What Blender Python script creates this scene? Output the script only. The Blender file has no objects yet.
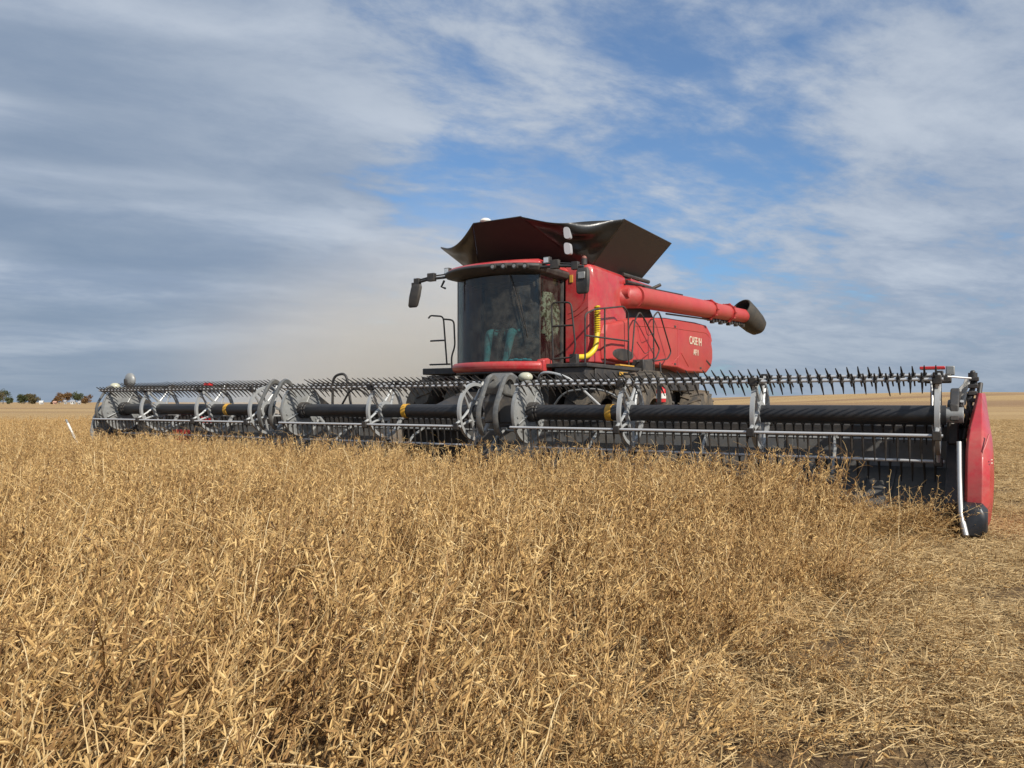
import bpy, bmesh, math, random
import numpy as np
from mathutils import Vector, Matrix, Euler

random.seed(7)
rng = np.random.default_rng(11)
R = math.radians
S = bpy.context.scene
COL = S.collection

# ------------------------------------------------------------------ camera
cam_d = bpy.data.cameras.new('camera')
cam = bpy.data.objects.new('camera', cam_d)
COL.objects.link(cam)
cam.location = (0, 0, 1.45)
cam.rotation_euler = (R(90), 0, 0)
cam_d.sensor_width = 36.0
cam_d.lens = 36.0 * 760.0 / 1024.0
cam_d.shift_y = 18.0 / 1024.0
cam_d.clip_start = 0.05
cam_d.clip_end = 6000
S.camera = cam

# ------------------------------------------------------------------ render / exposure
S.render.resolution_x, S.render.resolution_y = 1024, 768
S.view_settings.view_transform = 'Standard'
S.view_settings.look = 'None'
S.view_settings.exposure = 0.24
S.view_settings.gamma = 1.0
S.view_settings.use_curve_mapping = False
S.cycles.use_denoising = True
S.cycles.max_bounces = 6
S.cycles.diffuse_bounces = 3
S.cycles.glossy_bounces = 3
S.cycles.transmission_bounces = 4
S.cycles.transparent_max_bounces = 8
S.cycles.volume_bounces = 2
S.cycles.volume_step_rate = 2.0

# ------------------------------------------------------------------ sun and sky
SUN_EL, SUN_AZ = R(40), math.atan2(0.62, -0.78)
sun_dir = Vector((math.sin(SUN_AZ) * math.cos(SUN_EL), math.cos(SUN_AZ) * math.cos(SUN_EL), math.sin(SUN_EL)))
sl = bpy.data.lights.new('sun', 'SUN')
sl.energy = 4.6
sl.angle = R(1.2)
sl.color = (1.0, 0.95, 0.86)
so = bpy.data.objects.new('sun', sl)
COL.objects.link(so)
so.rotation_euler = sun_dir.to_track_quat('Z', 'Y').to_euler()
so.location = (0, 0, 30)

W = bpy.data.worlds.new('World')
S.world = W
W.use_nodes = True


class NT:
    """small helper to wire node trees"""
    def __init__(self, tree):
        self.t = tree
        self.n = tree.nodes
        self.l = tree.links

    def new(self, typ, **kw):
        nd = self.n.new(typ)
        for k, v in kw.items():
            setattr(nd, k, v)
        return nd

    def put(self, sock, v):
        if v is None:
            return
        if isinstance(v, bpy.types.NodeSocket):
            self.l.new(v, sock)
        else:
            sock.default_value = v

    def math(self, op, a, b=None, c=None, clamp=False):
        nd = self.new('ShaderNodeMath', operation=op, use_clamp=clamp)
        self.put(nd.inputs[0], a)
        self.put(nd.inputs[1], b)
        self.put(nd.inputs[2], c)
        return nd.outputs[0]

    def mix(self, f, a, b, mode='MIX'):
        nd = self.new('ShaderNodeMix', data_type='RGBA', blend_type=mode)
        self.put(nd.inputs[0], f)
        self.put(nd.inputs[6], a)
        self.put(nd.inputs[7], b)
        return nd.outputs[2]

    def noise(self, vec, scale, detail=4, rough=0.55, dist=0.0):
        nd = self.new('ShaderNodeTexNoise')
        if vec is not None:
            self.l.new(vec, nd.inputs['Vector'])
        nd.inputs['Scale'].default_value = scale
        nd.inputs['Detail'].default_value = detail
        nd.inputs['Roughness'].default_value = rough
        nd.inputs['Distortion'].default_value = dist
        return nd.outputs[0]

    def ramp(self, f, lo, hi, a=0.0, b=1.0, smooth=True):
        nd = self.new('ShaderNodeMapRange')
        nd.interpolation_type = 'SMOOTHSTEP' if smooth else 'LINEAR'
        self.put(nd.inputs[0], f)
        nd.inputs[1].default_value = lo
        nd.inputs[2].default_value = hi
        nd.inputs[3].default_value = a
        nd.inputs[4].default_value = b
        return nd.outputs[0]

    def vmath(self, op, a, b=None):
        nd = self.new('ShaderNodeVectorMath', operation=op)
        self.put(nd.inputs[0], a)
        self.put(nd.inputs[1], b)
        return nd

    def comb(self, x, y, z):
        nd = self.new('ShaderNodeCombineXYZ')
        self.put(nd.inputs[0], x)
        self.put(nd.inputs[1], y)
        self.put(nd.inputs[2], z)
        return nd.outputs[0]

    def sep(self, v):
        nd = self.new('ShaderNodeSeparateXYZ')
        self.l.new(v, nd.inputs[0])
        return nd.outputs


w = NT(W.node_tree)
w.n.clear()
sky = w.new('ShaderNodeTexSky', sky_type='NISHITA')
sky.sun_disc = False
sky.sun_elevation = SUN_EL
sky.sun_rotation = SUN_AZ
sky.air_density = 1.0
sky.dust_density = 0.6
sky.ozone_density = 1.6
tc = w.new('ShaderNodeTexCoord')
d = w.sep(tc.outputs['Generated'])
zc = w.math('MAXIMUM', d[2], 0.0)
den = w.math('ADD', zc, 0.16)
px = w.math('DIVIDE', d[0], den)
py = w.math('DIVIDE', d[1], den)
# cloud deck coordinates, streaks combed towards the upper right
ca, sa = math.cos(R(28)), math.sin(R(28))
qx = w.math('ADD', w.math('MULTIPLY', px, ca), w.math('MULTIPLY', py, sa))
qy = w.math('SUBTRACT', w.math('MULTIPLY', py, ca), w.math('MULTIPLY', px, sa))
pv = w.comb(w.math('MULTIPLY', qx, 0.62), w.math('MULTIPLY', qy, 1.0), 3.7)
n_big = w.noise(pv, 0.75, 3, 0.5, 0.3)
n_mid = w.noise(pv, 3.1, 8, 0.60, 0.30)
n_fin = w.noise(w.comb(w.math('MULTIPLY', qx, 0.8), w.math('MULTIPLY', qy, 1.15), 9.1), 11.0, 6, 0.62, 0.25)


def blob(dx, dy, dz, r0, r1):
    v = Vector((dx, dy, dz)).normalized()
    nd = w.vmath('DISTANCE', tc.outputs['Generated'], tuple(v))
    return w.ramp(nd.outputs['Value'], r0, r1, 1.0, 0.0)


clear = w.math('ADD', w.math('MULTIPLY', blob(225, 760, 250, 0.03, 0.28), 0.095), w.math('MULTIPLY', blob(-70, 760, 215, 0.0, 0.17), 0.11))
clear = w.math('ADD', clear, w.math('MULTIPLY', blob(60, 760, 420, 0.05, 0.4), 0.03))
thick = w.math('ADD', w.math('MULTIPLY', blob(-480, 760, 140, 0.1, 0.6), 0.22), w.math('MULTIPLY', blob(500, 760, 120, 0.05, 0.5), 0.10))
dens = w.math('ADD', w.math('MULTIPLY', n_big, 0.35), w.math('MULTIPLY', n_mid, 0.65))
dens = w.math('ADD', dens, w.math('MULTIPLY', w.math('SUBTRACT', n_fin, 0.5), 0.26))
dens = w.math('SUBTRACT', w.math('ADD', dens, thick), clear)
cov = w.ramp(dens, 0.31, 0.55, 0.20, 0.97)
# cloud bodies: pale where thin, slate where thick and low
lit = w.ramp(w.math('ADD', w.math('ADD', w.math('MULTIPLY', n_mid, 0.7), w.math('MULTIPLY', n_big, 0.35)), w.math('MULTIPLY', n_fin, 0.14)), 0.44, 0.76, 0.0, 1.0)
c_cloud = w.mix(lit, (2.75, 3.4, 4.5, 1), (4.7, 5.25, 6.05, 1))
band = w.noise(w.comb(w.math('MULTIPLY', d[0], 0.8), w.math('MULTIPLY', d[1], 0.8), w.math('MULTIPLY', d[2], 7.0)), 1.6, 3, 0.5, 0.2)
slate = w.math('MULTIPLY', w.ramp(band, 0.4, 0.62), blob(-560, 760, 60, 0.1, 0.72))
c_cloud = w.mix(w.math('MULTIPLY', slate, 0.85), c_cloud, (1.85, 2.5, 3.5, 1))
skyc = w.mix(1.0, sky.outputs[0], (0.64, 0.96, 1.22, 1), 'MULTIPLY')
c_all = w.mix(cov, skyc, c_cloud)
low = w.ramp(zc, 0.0, 0.16, 1.0, 0.0)
c_all = w.mix(w.math('MULTIPLY', low, 0.55), c_all, (2.35, 2.95, 3.75, 1))
bg = w.new('ShaderNodeBackground')
w.l.new(c_all, bg.inputs[0])
bg.inputs[1].default_value = 0.095
wo = w.new('ShaderNodeOutputWorld')
w.l.new(bg.outputs[0], wo.inputs[0])

# ------------------------------------------------------------------ materials
MATS = {}


def mat(name, col, rough=0.5, metal=0.0, dust=0.0, dust_col=(0.30, 0.22, 0.14), scale=6.0, var=0.0, bump=0.0, bscale=40.0, coat=0.0, spec=0.5):
    m = bpy.data.materials.new(name)
    m.use_nodes = True
    t = NT(m.node_tree)
    p = t.n['Principled BSDF']
    p.inputs['Roughness'].default_value = rough
    p.inputs['Metallic'].default_value = metal
    p.inputs['Coat Weight'].default_value = coat
    p.inputs['Coat Roughness'].default_value = 0.15
    p.inputs['Specular IOR Level'].default_value = spec
    co = t.new('ShaderNodeTexCoord').outputs['Object']
    c = (*col, 1)
    out = None
    if var > 0:
        n = t.noise(co, scale * 2.3, 5, 0.6)
        out = t.mix(t.ramp(n, 0.3, 0.7), tuple(x * (1 - var) for x in col) + (1,), tuple(min(1, x * (1 + var)) for x in col) + (1,))
    if dust > 0:
        n1 = t.noise(co, scale, 6, 0.62, 0.4)
        n2 = t.noise(co, scale * 9, 4, 0.7)
        f = t.math('MULTIPLY', t.ramp(t.math('ADD', t.math('MULTIPLY', n1, 0.7), t.math('MULTIPLY', n2, 0.3)), 0.36, 0.66), dust)
        out = t.mix(f, out if out is not None else c, (*dust_col, 1))
        rr = t.math('ADD', t.math('MULTIPLY', f, 0.9 - rough), rough, clamp=True)
        t.l.new(rr, p.inputs['Roughness'])
    if out is not None:
        t.l.new(out, p.inputs['Base Color'])
    else:
        p.inputs['Base Color'].default_value = c
    if bump > 0:
        b = t.new('ShaderNodeBump')
        b.inputs['Strength'].default_value = bump
        b.inputs['Distance'].default_value = 0.02
        t.l.new(t.noise(co, bscale, 5, 0.6), b.inputs['Height'])
        t.l.new(b.outputs[0], p.inputs['Normal'])
    MATS[name] = m
    return m


RED = mat('red_paint', (0.44, 0.017, 0.024), 0.34, 0, 0.40, (0.38, 0.17, 0.12), 2.2, 0.10, 0.04, 9.0, coat=0.4)
RED_DUSTY = mat('dusty_red_paint', (0.43, 0.036, 0.034), 0.46, 0, 0.26, (0.36, 0.15, 0.10), 1.2, 0.06, 0.03, 6.0)
BLACK = mat('black_metal', (0.022, 0.022, 0.023), 0.45, 0.0, 0.32, (0.16, 0.125, 0.09), 5.0)
TUBE_BLACK = mat('black_tube_paint', (0.016, 0.017, 0.020), 0.38, 0.0, 0.16, (0.10, 0.085, 0.07), 3.0)
PLASTIC = mat('black_plastic', (0.028, 0.027, 0.027), 0.5, 0.0, 0.35, (0.15, 0.12, 0.09), 4.0)
STEEL = mat('worn_steel', (0.50, 0.50, 0.49), 0.42, 0.55, 0.25, (0.30, 0.27, 0.22), 8.0)
CAMGREY = mat('grey_cam_shield', (0.115, 0.118, 0.116), 0.36, 0.1, 0.4, (0.22, 0.19, 0.15), 7.0, 0.2)
ALU = mat('cast_aluminium', (0.42, 0.425, 0.42), 0.45, 0.35, 0.22, (0.3, 0.27, 0.22), 8.0)
ZINC = mat('zinc_bar', (0.54, 0.54, 0.54), 0.4, 0.35, 0.15, (0.4, 0.36, 0.3), 8.0)
FINGER = mat('black_finger', (0.014, 0.014, 0.015), 0.45, 0.0, 0.12)
GREY = mat('grey_panel', (0.30, 0.305, 0.30), 0.5, 0.35, 0.4, (0.27, 0.24, 0.19), 5.0, 0.1)
GREYP = mat('grey_plastic', (0.27, 0.275, 0.27), 0.38, 0.2, 0.35, (0.28, 0.25, 0.2), 6.0, 0.12)
SHEET = mat('galvanised_sheet', (0.16, 0.165, 0.17), 0.55, 0.3, 0.45, (0.24, 0.19, 0.13), 3.0, 0.15)
BELT = mat('rubber_belt', (0.030, 0.030, 0.031), 0.62, 0.0, 0.45, (0.17, 0.135, 0.095), 3.0)
RUBBER = mat('tyre_rubber', (0.045, 0.042, 0.038), 0.85, 0.0, 0.85, (0.20, 0.155, 0.105), 3.0)
FABRIC = mat('tarp_fabric', (0.018, 0.018, 0.018), 0.30, 0.0, 0.14, (0.08, 0.066, 0.052), 2.5, 0.0, 0.4, 5.0)
BINPANEL = mat('bin_panel', (0.040, 0.034, 0.030), 0.6, 0.0, 0.3, (0.085, 0.07, 0.052), 2.0)
BININSIDE = mat('bin_front_panel', (0.022, 0.021, 0.020), 0.7, 0.0, 0.25, (0.055, 0.046, 0.038), 3.0)
YELLOW = mat('yellow_hose', (0.70, 0.50, 0.02), 0.4, 0, 0.1)
ORANGE = mat('amber_band', (0.62, 0.33, 0.03), 0.4, 0, 0.2)
WHITE = mat('white_paint', (0.72, 0.70, 0.64), 0.5, 0, 0.15)
CREAM = mat('cream_lamp', (0.46, 0.45, 0.34), 0.25)
LENS = mat('lamp_lens', (0.62, 0.63, 0.62), 0.12, 0.3)
REFLECT = mat('reflector_pad', (0.40, 0.40, 0.42), 0.35)
SIGNRED = mat('bright_red', (0.55, 0.03, 0.03), 0.4)
LETTER = mat('pale_lettering', (0.66, 0.58, 0.44), 0.5, 0, 0.25, (0.5, 0.3, 0.2), 20)
RIM = mat('wheel_rim', (0.05, 0.045, 0.04), 0.6, 0, 0.7)
SKIN = mat('skin', (0.42, 0.26, 0.19), 0.6)
SHIRT = mat('dark_shirt', (0.045, 0.04, 0.045), 0.8, var=0.2, scale=8)
JEANS = mat('teal_jeans', (0.10, 0.30, 0.33), 0.85, var=0.25, scale=10)
CAP = mat('dark_cap', (0.03, 0.03, 0.035), 0.8)
SEATM = mat('seat_fabric', (0.05, 0.048, 0.046), 0.8)
BLUEC = mat('blue_cloth', (0.05, 0.38, 0.48), 0.7)


def camo_mat():
    m = mat('camouflage_cloth', (0.3, 0.3, 0.2), 0.9)
    t = NT(m.node_tree)
    co = t.new('ShaderNodeTexCoord').outputs['Object']
    n = t.noise(co, 9, 3, 0.5, 0.5)
    n2 = t.noise(co, 14, 3, 0.5, 0.6)
    c = t.mix(t.ramp(n, 0.46, 0.5), (0.10, 0.13, 0.06, 1), (0.62, 0.58, 0.42, 1))
    c = t.mix(t.ramp(n2, 0.54, 0.57), c, (0.11, 0.08, 0.05, 1))
    t.l.new(c, t.n['Principled BSDF'].inputs['Base Color'])
    return m


CAMO = camo_mat()


def glass_mat(name, tint, gloss_col=(1, 1, 1)):
    m = bpy.data.materials.new(name)
    m.use_nodes = True
    t = NT(m.node_tree)
    t.n.clear()
    tr = t.new('ShaderNodeBsdfTransparent')
    tr.inputs[0].default_value = (*tint, 1)
    gl = t.new('ShaderNodeBsdfGlossy')
    gl.inputs[0].default_value = (*gloss_col, 1)
    gl.inputs[1].default_value = 0.03
    lw = t.new('ShaderNodeLayerWeight')
    lw.inputs[0].default_value = 0.5
    frs = t.math('ADD', t.math('MULTIPLY', t.math('POWER', lw.outputs['Facing'], 5.0), 0.9), 0.045)
    df = t.new('ShaderNodeBsdfDiffuse')
    df.inputs[0].default_value = (0.26, 0.24, 0.2, 1)
    mx = t.new('ShaderNodeMixShader')
    t.l.new(frs, mx.inputs[0])
    t.l.new(tr.outputs[0], mx.inputs[1])
    t.l.new(gl.outputs[0], mx.inputs[2])
    m2 = t.new('ShaderNodeMixShader')
    co = t.new('ShaderNodeTexCoord').outputs['Object']
    f = t.math('MULTIPLY', t.ramp(t.noise(co, 5, 6, 0.7), 0.28, 0.75), 0.2)
    t.l.new(f, m2.inputs[0])
    t.l.new(mx.outputs[0], m2.inputs[1])
    t.l.new(df.outputs[0], m2.inputs[2])
    o = t.new('ShaderNodeOutputMaterial')
    t.l.new(m2.outputs[0], o.inputs[0])
    return m


GLASS = glass_mat('dusty_tinted_glass', (0.40, 0.48, 0.46))
GLASS_DARK = glass_mat('dark_tinted_glass', (0.13, 0.155, 0.145))


# ------------------------------------------------------------------ mesh helpers
class MB:
    def __init__(self):
        self.v, self.f, self.mi = [], [], []
        self.m = 0

    def add(self, verts, faces):
        o = len(self.v)
        self.v += [tuple(p) for p in verts]
        for f in faces:
            self.f.append([i + o for i in f])
            self.mi.append(self.m)
        return self

    def box(self, x0, x1, y0, y1, z0, z1):
        return self.add([(x0, y0, z0), (x1, y0, z0), (x1, y1, z0), (x0, y1, z0), (x0, y0, z1), (x1, y0, z1), (x1, y1, z1), (x0, y1, z1)],
                        [(0, 3, 2, 1), (4, 5, 6, 7), (0, 1, 5, 4), (1, 2, 6, 5), (2, 3, 7, 6), (3, 0, 4, 7)])

    def hexa(self, b4, t4):
        return self.add(list(b4) + list(t4), [(0, 3, 2, 1), (4, 5, 6, 7), (0, 1, 5, 4), (1, 2, 6, 5), (2, 3, 7, 6), (3, 0, 4, 7)])

    def prism_x(self, prof, x0, x1):
        """profile of (y, z) swept along x"""
        n = len(prof)
        vs = [(x0, y, z) for y, z in prof] + [(x1, y, z) for y, z in prof]
        fs = [tuple(range(n - 1, -1, -1)), tuple(range(n, 2 * n))]
        fs += [(i, (i + 1) % n, n + (i + 1) % n, n + i) for i in range(n)]
        return self.add(vs, fs)

    def prism_z(self, prof, z0, z1, s1=1.0, c=(0, 0)):
        n = len(prof)
        vs = [(x, y, z0) for x, y in prof] + [(c[0] + (x - c[0]) * s1, c[1] + (y - c[1]) * s1, z1) for x, y in prof]
        fs = [tuple(range(n - 1, -1, -1)), tuple(range(n, 2 * n))]
        fs += [(i, (i + 1) % n, n + (i + 1) % n, n + i) for i in range(n)]
        return self.add(vs, fs)

    def loft(self, rings, cap=True, closed=True):
        n = len(rings[0])
        vs = [p for r in rings for p in r]
        fs = []
        for k in range(len(rings) - 1):
            for i in range(n if closed else n - 1):
                j = (i + 1) % n
                fs.append((k * n + i, k * n + j, (k + 1) * n + j, (k + 1) * n + i))
        if cap:
            fs.append(tuple(range(n - 1, -1, -1)))
            o = (len(rings) - 1) * n
            fs.append(tuple(range(o, o + n)))
        return self.add(vs, fs)

    def tube(self, pts, r, n=8, cap=True):
        pts = [Vector(p) for p in pts]
        rs = r if isinstance(r, (list, tuple)) else [r] * len(pts)
        up = None
        rings = []
        for i, p in enumerate(pts):
            a = pts[max(i - 1, 0)]
            b = pts[min(i + 1, len(pts) - 1)]
            t = (b - a).normalized()
            if up is None:
                up = Vector((0, 0, 1)) if abs(t.z) < 0.9 else Vector((1, 0, 0))
            s = t.cross(up).normalized()
            up = s.cross(t).normalized()
            rings.append([p + (s * math.cos(2 * math.pi * k / n) + up * math.sin(2 * math.pi * k / n)) * rs[i] for k in range(n)])
        return self.loft(rings, cap)

    def cyl_x(self, x0, x1, y, z, r, n=24):
        return self.tube([(x0, y, z), (x1, y, z)], r, n)

    def ring_x(self, x0, x1, y, z, r0, r1, n=28, a0=0.0, a1=2 * math.pi):
        """flat ring (or arc) around the x axis"""
        full = abs(a1 - a0) > 6.2
        ks = n if full else n + 1
        rings = []
        for k in range(ks):
            a = a0 + (a1 - a0) * k / n
            c, s = math.cos(a), math.sin(a)
            rings.append([(x0, y + c * r0, z + s * r0), (x1, y + c * r0, z + s * r0), (x1, y + c * r1, z + s * r1), (x0, y + c * r1, z + s * r1)])
        if full:
            rings.append(rings[0])
        return self.loft(rings, not full)

    def sphere(self, c, r, n=12, m=8, sc=(1, 1, 1)):
        rings = []
        for i in range(1, m):
            t = math.pi * i / m
            rings.append([(c[0] + sc[0] * r * math.sin(t) * math.cos(2 * math.pi * k / n), c[1] + sc[1] * r * math.sin(t) * math.sin(2 * math.pi * k / n),
                           c[2] - sc[2] * r * math.cos(t)) for k in range(n)])
        return self.loft(rings)

    def build(self, name, mats, parent=None, bevel=0.0, segs=2, angle=38, fix=True):
        me = bpy.data.meshes.new(name)
        me.from_pydata(self.v, [], self.f)
        mats = mats if isinstance(mats, (list, tuple)) else [mats]
        for m in mats:
            me.materials.append(m)
        if len(mats) > 1:
            me.polygons.foreach_set('material_index', self.mi)
        if fix:
            bm = bmesh.new()
            bm.from_mesh(me)
            bmesh.ops.recalc_face_normals(bm, faces=bm.faces)
            lim = R(angle)
            for e in bm.edges:
                if len(e.link_faces) == 2 and e.calc_face_angle(0.0) > lim:
                    e.smooth = False
            for f in bm.faces:
                f.smooth = True
            bm.to_mesh(me)
            bm.free()
        o = bpy.data.objects.new(name, me)
        COL.objects.link(o)
        if parent is not None:
            o.parent = parent
        if bevel > 0:
            md = o.modifiers.new('bevel', 'BEVEL')
            md.width = bevel
            md.segments = segs
            md.limit_method = 'ANGLE'
            md.angle_limit = R(40)
            md.harden_normals = False
        return o


def round_path(pts, r=0.08, n=4):
    """polyline with rounded corners"""
    pts = [Vector(p) for p in pts]
    out = [pts[0]]
    for i in range(1, len(pts) - 1):
        a, b, c = pts[i - 1], pts[i], pts[i + 1]
        d0 = (a - b)
        d1 = (c - b)
        q = min(r, d0.length * 0.45, d1.length * 0.45)
        p0 = b + d0.normalized() * q
        p1 = b + d1.normalized() * q
        for k in range(n + 1):
            t = k / n
            out.append(p0 * (1 - t) ** 2 + b * 2 * t * (1 - t) + p1 * t * t)
    out.append(pts[-1])
    return out


def tag(o, label=None, cat=None, group=None, kind=None):
    if label:
        o['label'] = label
    if cat:
        o['category'] = cat
    if group:
        o['group'] = group
    if kind:
        o['kind'] = kind
    return o


def empty(name, loc, rz=0.0):
    o = bpy.data.objects.new(name, None)
    o.empty_display_size = 0.3
    COL.objects.link(o)
    o.location = loc
    o.rotation_euler = (0, 0, rz)
    return o


# the machine's own axes: x to its left side, y backwards, z up, origin on the ground under the reel's middle
CX, CY = -2.07, 12.9
TH = math.atan2(-0.516, 0.8566)
ER = np.array((math.cos(TH), math.sin(TH)))
EB = np.array((-math.sin(TH), math.cos(TH)))


def to_local(x, y):
    dx, dy = x - CX, y - CY
    return dx * ER[0] + dy * ER[1], dx * EB[0] + dy * EB[1]


def to_world(a, b):
    return CX + a * ER[0] + b * EB[0], CY + a * ER[1] + b * EB[1]


# ------------------------------------------------------------------ terrain
def sstep(e0, e1, x):
    t = np.clip((x - e0) / (e1 - e0), 0, 1)
    return t * t * (3 - 2 * t)


def ground_z(x, y):
    x = np.asarray(x, float)
    y = np.asarray(y, float)
    hill = 5.3 * sstep(0, 130, x - 10 - 0.05 * y) * sstep(70, 270, y)
    hill = hill + 0.5 * np.sin(x * 0.021 + 1.0) * sstep(120, 260, y) * sstep(0, 130, x - 10)
    return hill


def build_terrain():
    t = np.linspace(-1, 1, 181)
    xs = np.sign(t) * (np.abs(t) ** 3.2) * 2600 + t * 40
    s = np.linspace(0, 1, 181)
    ys = -60 + 30 * s + 3200 * s ** 3.4 + 120 * s
    X, Y = np.meshgrid(xs, ys)
    Z = ground_z(X, Y)
    n0, n1 = X.shape
    v = np.stack([X.ravel(), Y.ravel(), Z.ravel()], 1)
    i = (np.arange(n0 - 1)[:, None] * n1 + np.arange(n1 - 1)[None, :]).ravel()
    f = np.stack([i, i + 1, i + n1 + 1, i + n1], 1)
    me = bpy.data.meshes.new('field_ground')
    me.from_pydata(v.tolist(), [], f.tolist())
    for p in me.polygons:
        p.use_smooth = True
    m = bpy.data.materials.new('stubble_ground')
    m.use_nodes = True
    t = NT(m.node_tree)
    p = t.n['Principled BSDF']
    p.inputs['Roughness'].default_value = 0.95
    p.inputs['Specular IOR Level'].default_value = 0.1
    co = t.new('ShaderNodeTexCoord').outputs['Object']
    xyz = t.sep(co)
    # combed along the direction of travel
    u = t.math('ADD', t.math('MULTIPLY', xyz[0], ER[0]), t.math('MULTIPLY', xyz[1], ER[1]))
    vv = t.math('ADD', t.math('MULTIPLY', xyz[0], EB[0]), t.math('MULTIPLY', xyz[1], EB[1]))
    st = t.comb(t.math('MULTIPLY', u, 3.0), vv, 0.0)
    n1_ = t.noise(co, 0.05, 4, 0.6)
    n2_ = t.noise(co, 1.3, 6, 0.65)
    n3_ = t.noise(st, 12.0, 5, 0.7)
    n4_ = t.noise(co, 60.0, 4, 0.7)
    c = t.mix(t.ramp(n3_, 0.3, 0.7), (0.24, 0.148, 0.068, 1), (0.50, 0.335, 0.155, 1))
    c = t.mix(t.math('MULTIPLY', t.ramp(n4_, 0.45, 0.7), 0.6), c, (0.50, 0.36, 0.19, 1))
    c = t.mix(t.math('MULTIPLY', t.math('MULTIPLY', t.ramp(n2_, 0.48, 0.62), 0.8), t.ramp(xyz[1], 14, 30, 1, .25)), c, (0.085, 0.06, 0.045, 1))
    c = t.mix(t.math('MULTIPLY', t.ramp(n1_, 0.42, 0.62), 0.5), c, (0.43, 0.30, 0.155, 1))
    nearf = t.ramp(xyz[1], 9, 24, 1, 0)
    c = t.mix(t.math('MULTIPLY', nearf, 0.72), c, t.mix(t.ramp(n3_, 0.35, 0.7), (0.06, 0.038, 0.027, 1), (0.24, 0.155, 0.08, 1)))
    # long soil bands showing on the far rise
    nb = t.noise(t.comb(t.math('MULTIPLY', xyz[0], 0.006), t.math('MULTIPLY', xyz[1], 0.03), 2.0), 1.0, 4, 0.6)
    far = t.ramp(xyz[1], 60, 150)
    c = t.mix(t.math('MULTIPLY', t.math('MULTIPLY', t.ramp(nb, 0.46, 0.6), far), 0.75), c, (0.235, 0.145, 0.085, 1))
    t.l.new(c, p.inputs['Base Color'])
    b = t.new('ShaderNodeBump')
    b.inputs['Strength'].default_value = 0.9
    b.inputs['Distance'].default_value = 0.05
    t.l.new(t.math('ADD', t.noise(co, 14.0, 6, 0.7), t.math('MULTIPLY', n4_, 0.4)), b.inputs['Height'])
    t.l.new(b.outputs[0], p.inputs['Normal'])
    me.materials.append(m)
    o = bpy.data.objects.new('field_ground', me)
    COL.objects.link(o)
    tag(o, 'tan harvested field rising to a low hill on the right', 'ground', None, 'structure')


build_terrain()


# ------------------------------------------------------------------ crop and stubble
def plant_mat(name, base, var=0.35, trans=0.25):
    m = bpy.data.materials.new(name)
    m.use_nodes = True
    t = NT(m.node_tree)
    p = t.n['Principled BSDF']
    p.inputs['Roughness'].default_value = 0.7
    p.inputs['Specular IOR Level'].default_value = 0.25
    at = t.new('ShaderNodeAttribute')
    at.attribute_name = 'tint'
    oi = t.new('ShaderNodeObjectInfo')
    r = t.math('ADD', t.math('MULTIPLY', at.outputs['Fac'], 0.7), t.math('MULTIPLY', oi.outputs['Random'], 0.3))
    cr = t.new('ShaderNodeValToRGB')
    el = cr.color_ramp.elements
    el[0].position, el[0].color = 0.0, (*base[0], 1)
    el[1].position, el[1].color = 1.0, (*base[-1], 1)
    for k, cc in enumerate(base[1:-1]):
        e = el.new((k + 1) / (len(base) - 1))
        e.color = (*cc, 1)
    t.l.new(r, cr.inputs[0])
    t.l.new(cr.outputs[0], p.inputs['Base Color'])
    if trans > 0:
        tl = t.new('ShaderNodeBsdfTranslucent')
        t.l.new(t.mix(1.0, cr.outputs[0], (1.0, 0.84, 0.58, 1), 'MULTIPLY'), tl.inputs[0])
        ms = t.new('ShaderNodeMixShader')
        ms.inputs[0].default_value = trans
        t.l.new(p.outputs[0], ms.inputs[1])
        t.l.new(tl.outputs[0], ms.inputs[2])
        t.l.new(ms.outputs[0], t.n['Material Output'].inputs['Surface'])
    MATS[name] = m
    return m


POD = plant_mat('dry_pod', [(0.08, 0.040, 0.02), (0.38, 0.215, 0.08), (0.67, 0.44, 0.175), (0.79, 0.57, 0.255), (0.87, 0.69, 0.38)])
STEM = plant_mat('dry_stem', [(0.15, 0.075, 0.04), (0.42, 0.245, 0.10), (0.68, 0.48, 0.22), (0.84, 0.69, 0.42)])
STRAW = plant_mat('straw', [(0.15, 0.085, 0.045), (0.48, 0.33, 0.155), (0.66, 0.485, 0.245), (0.78, 0.61, 0.34)])


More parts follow.
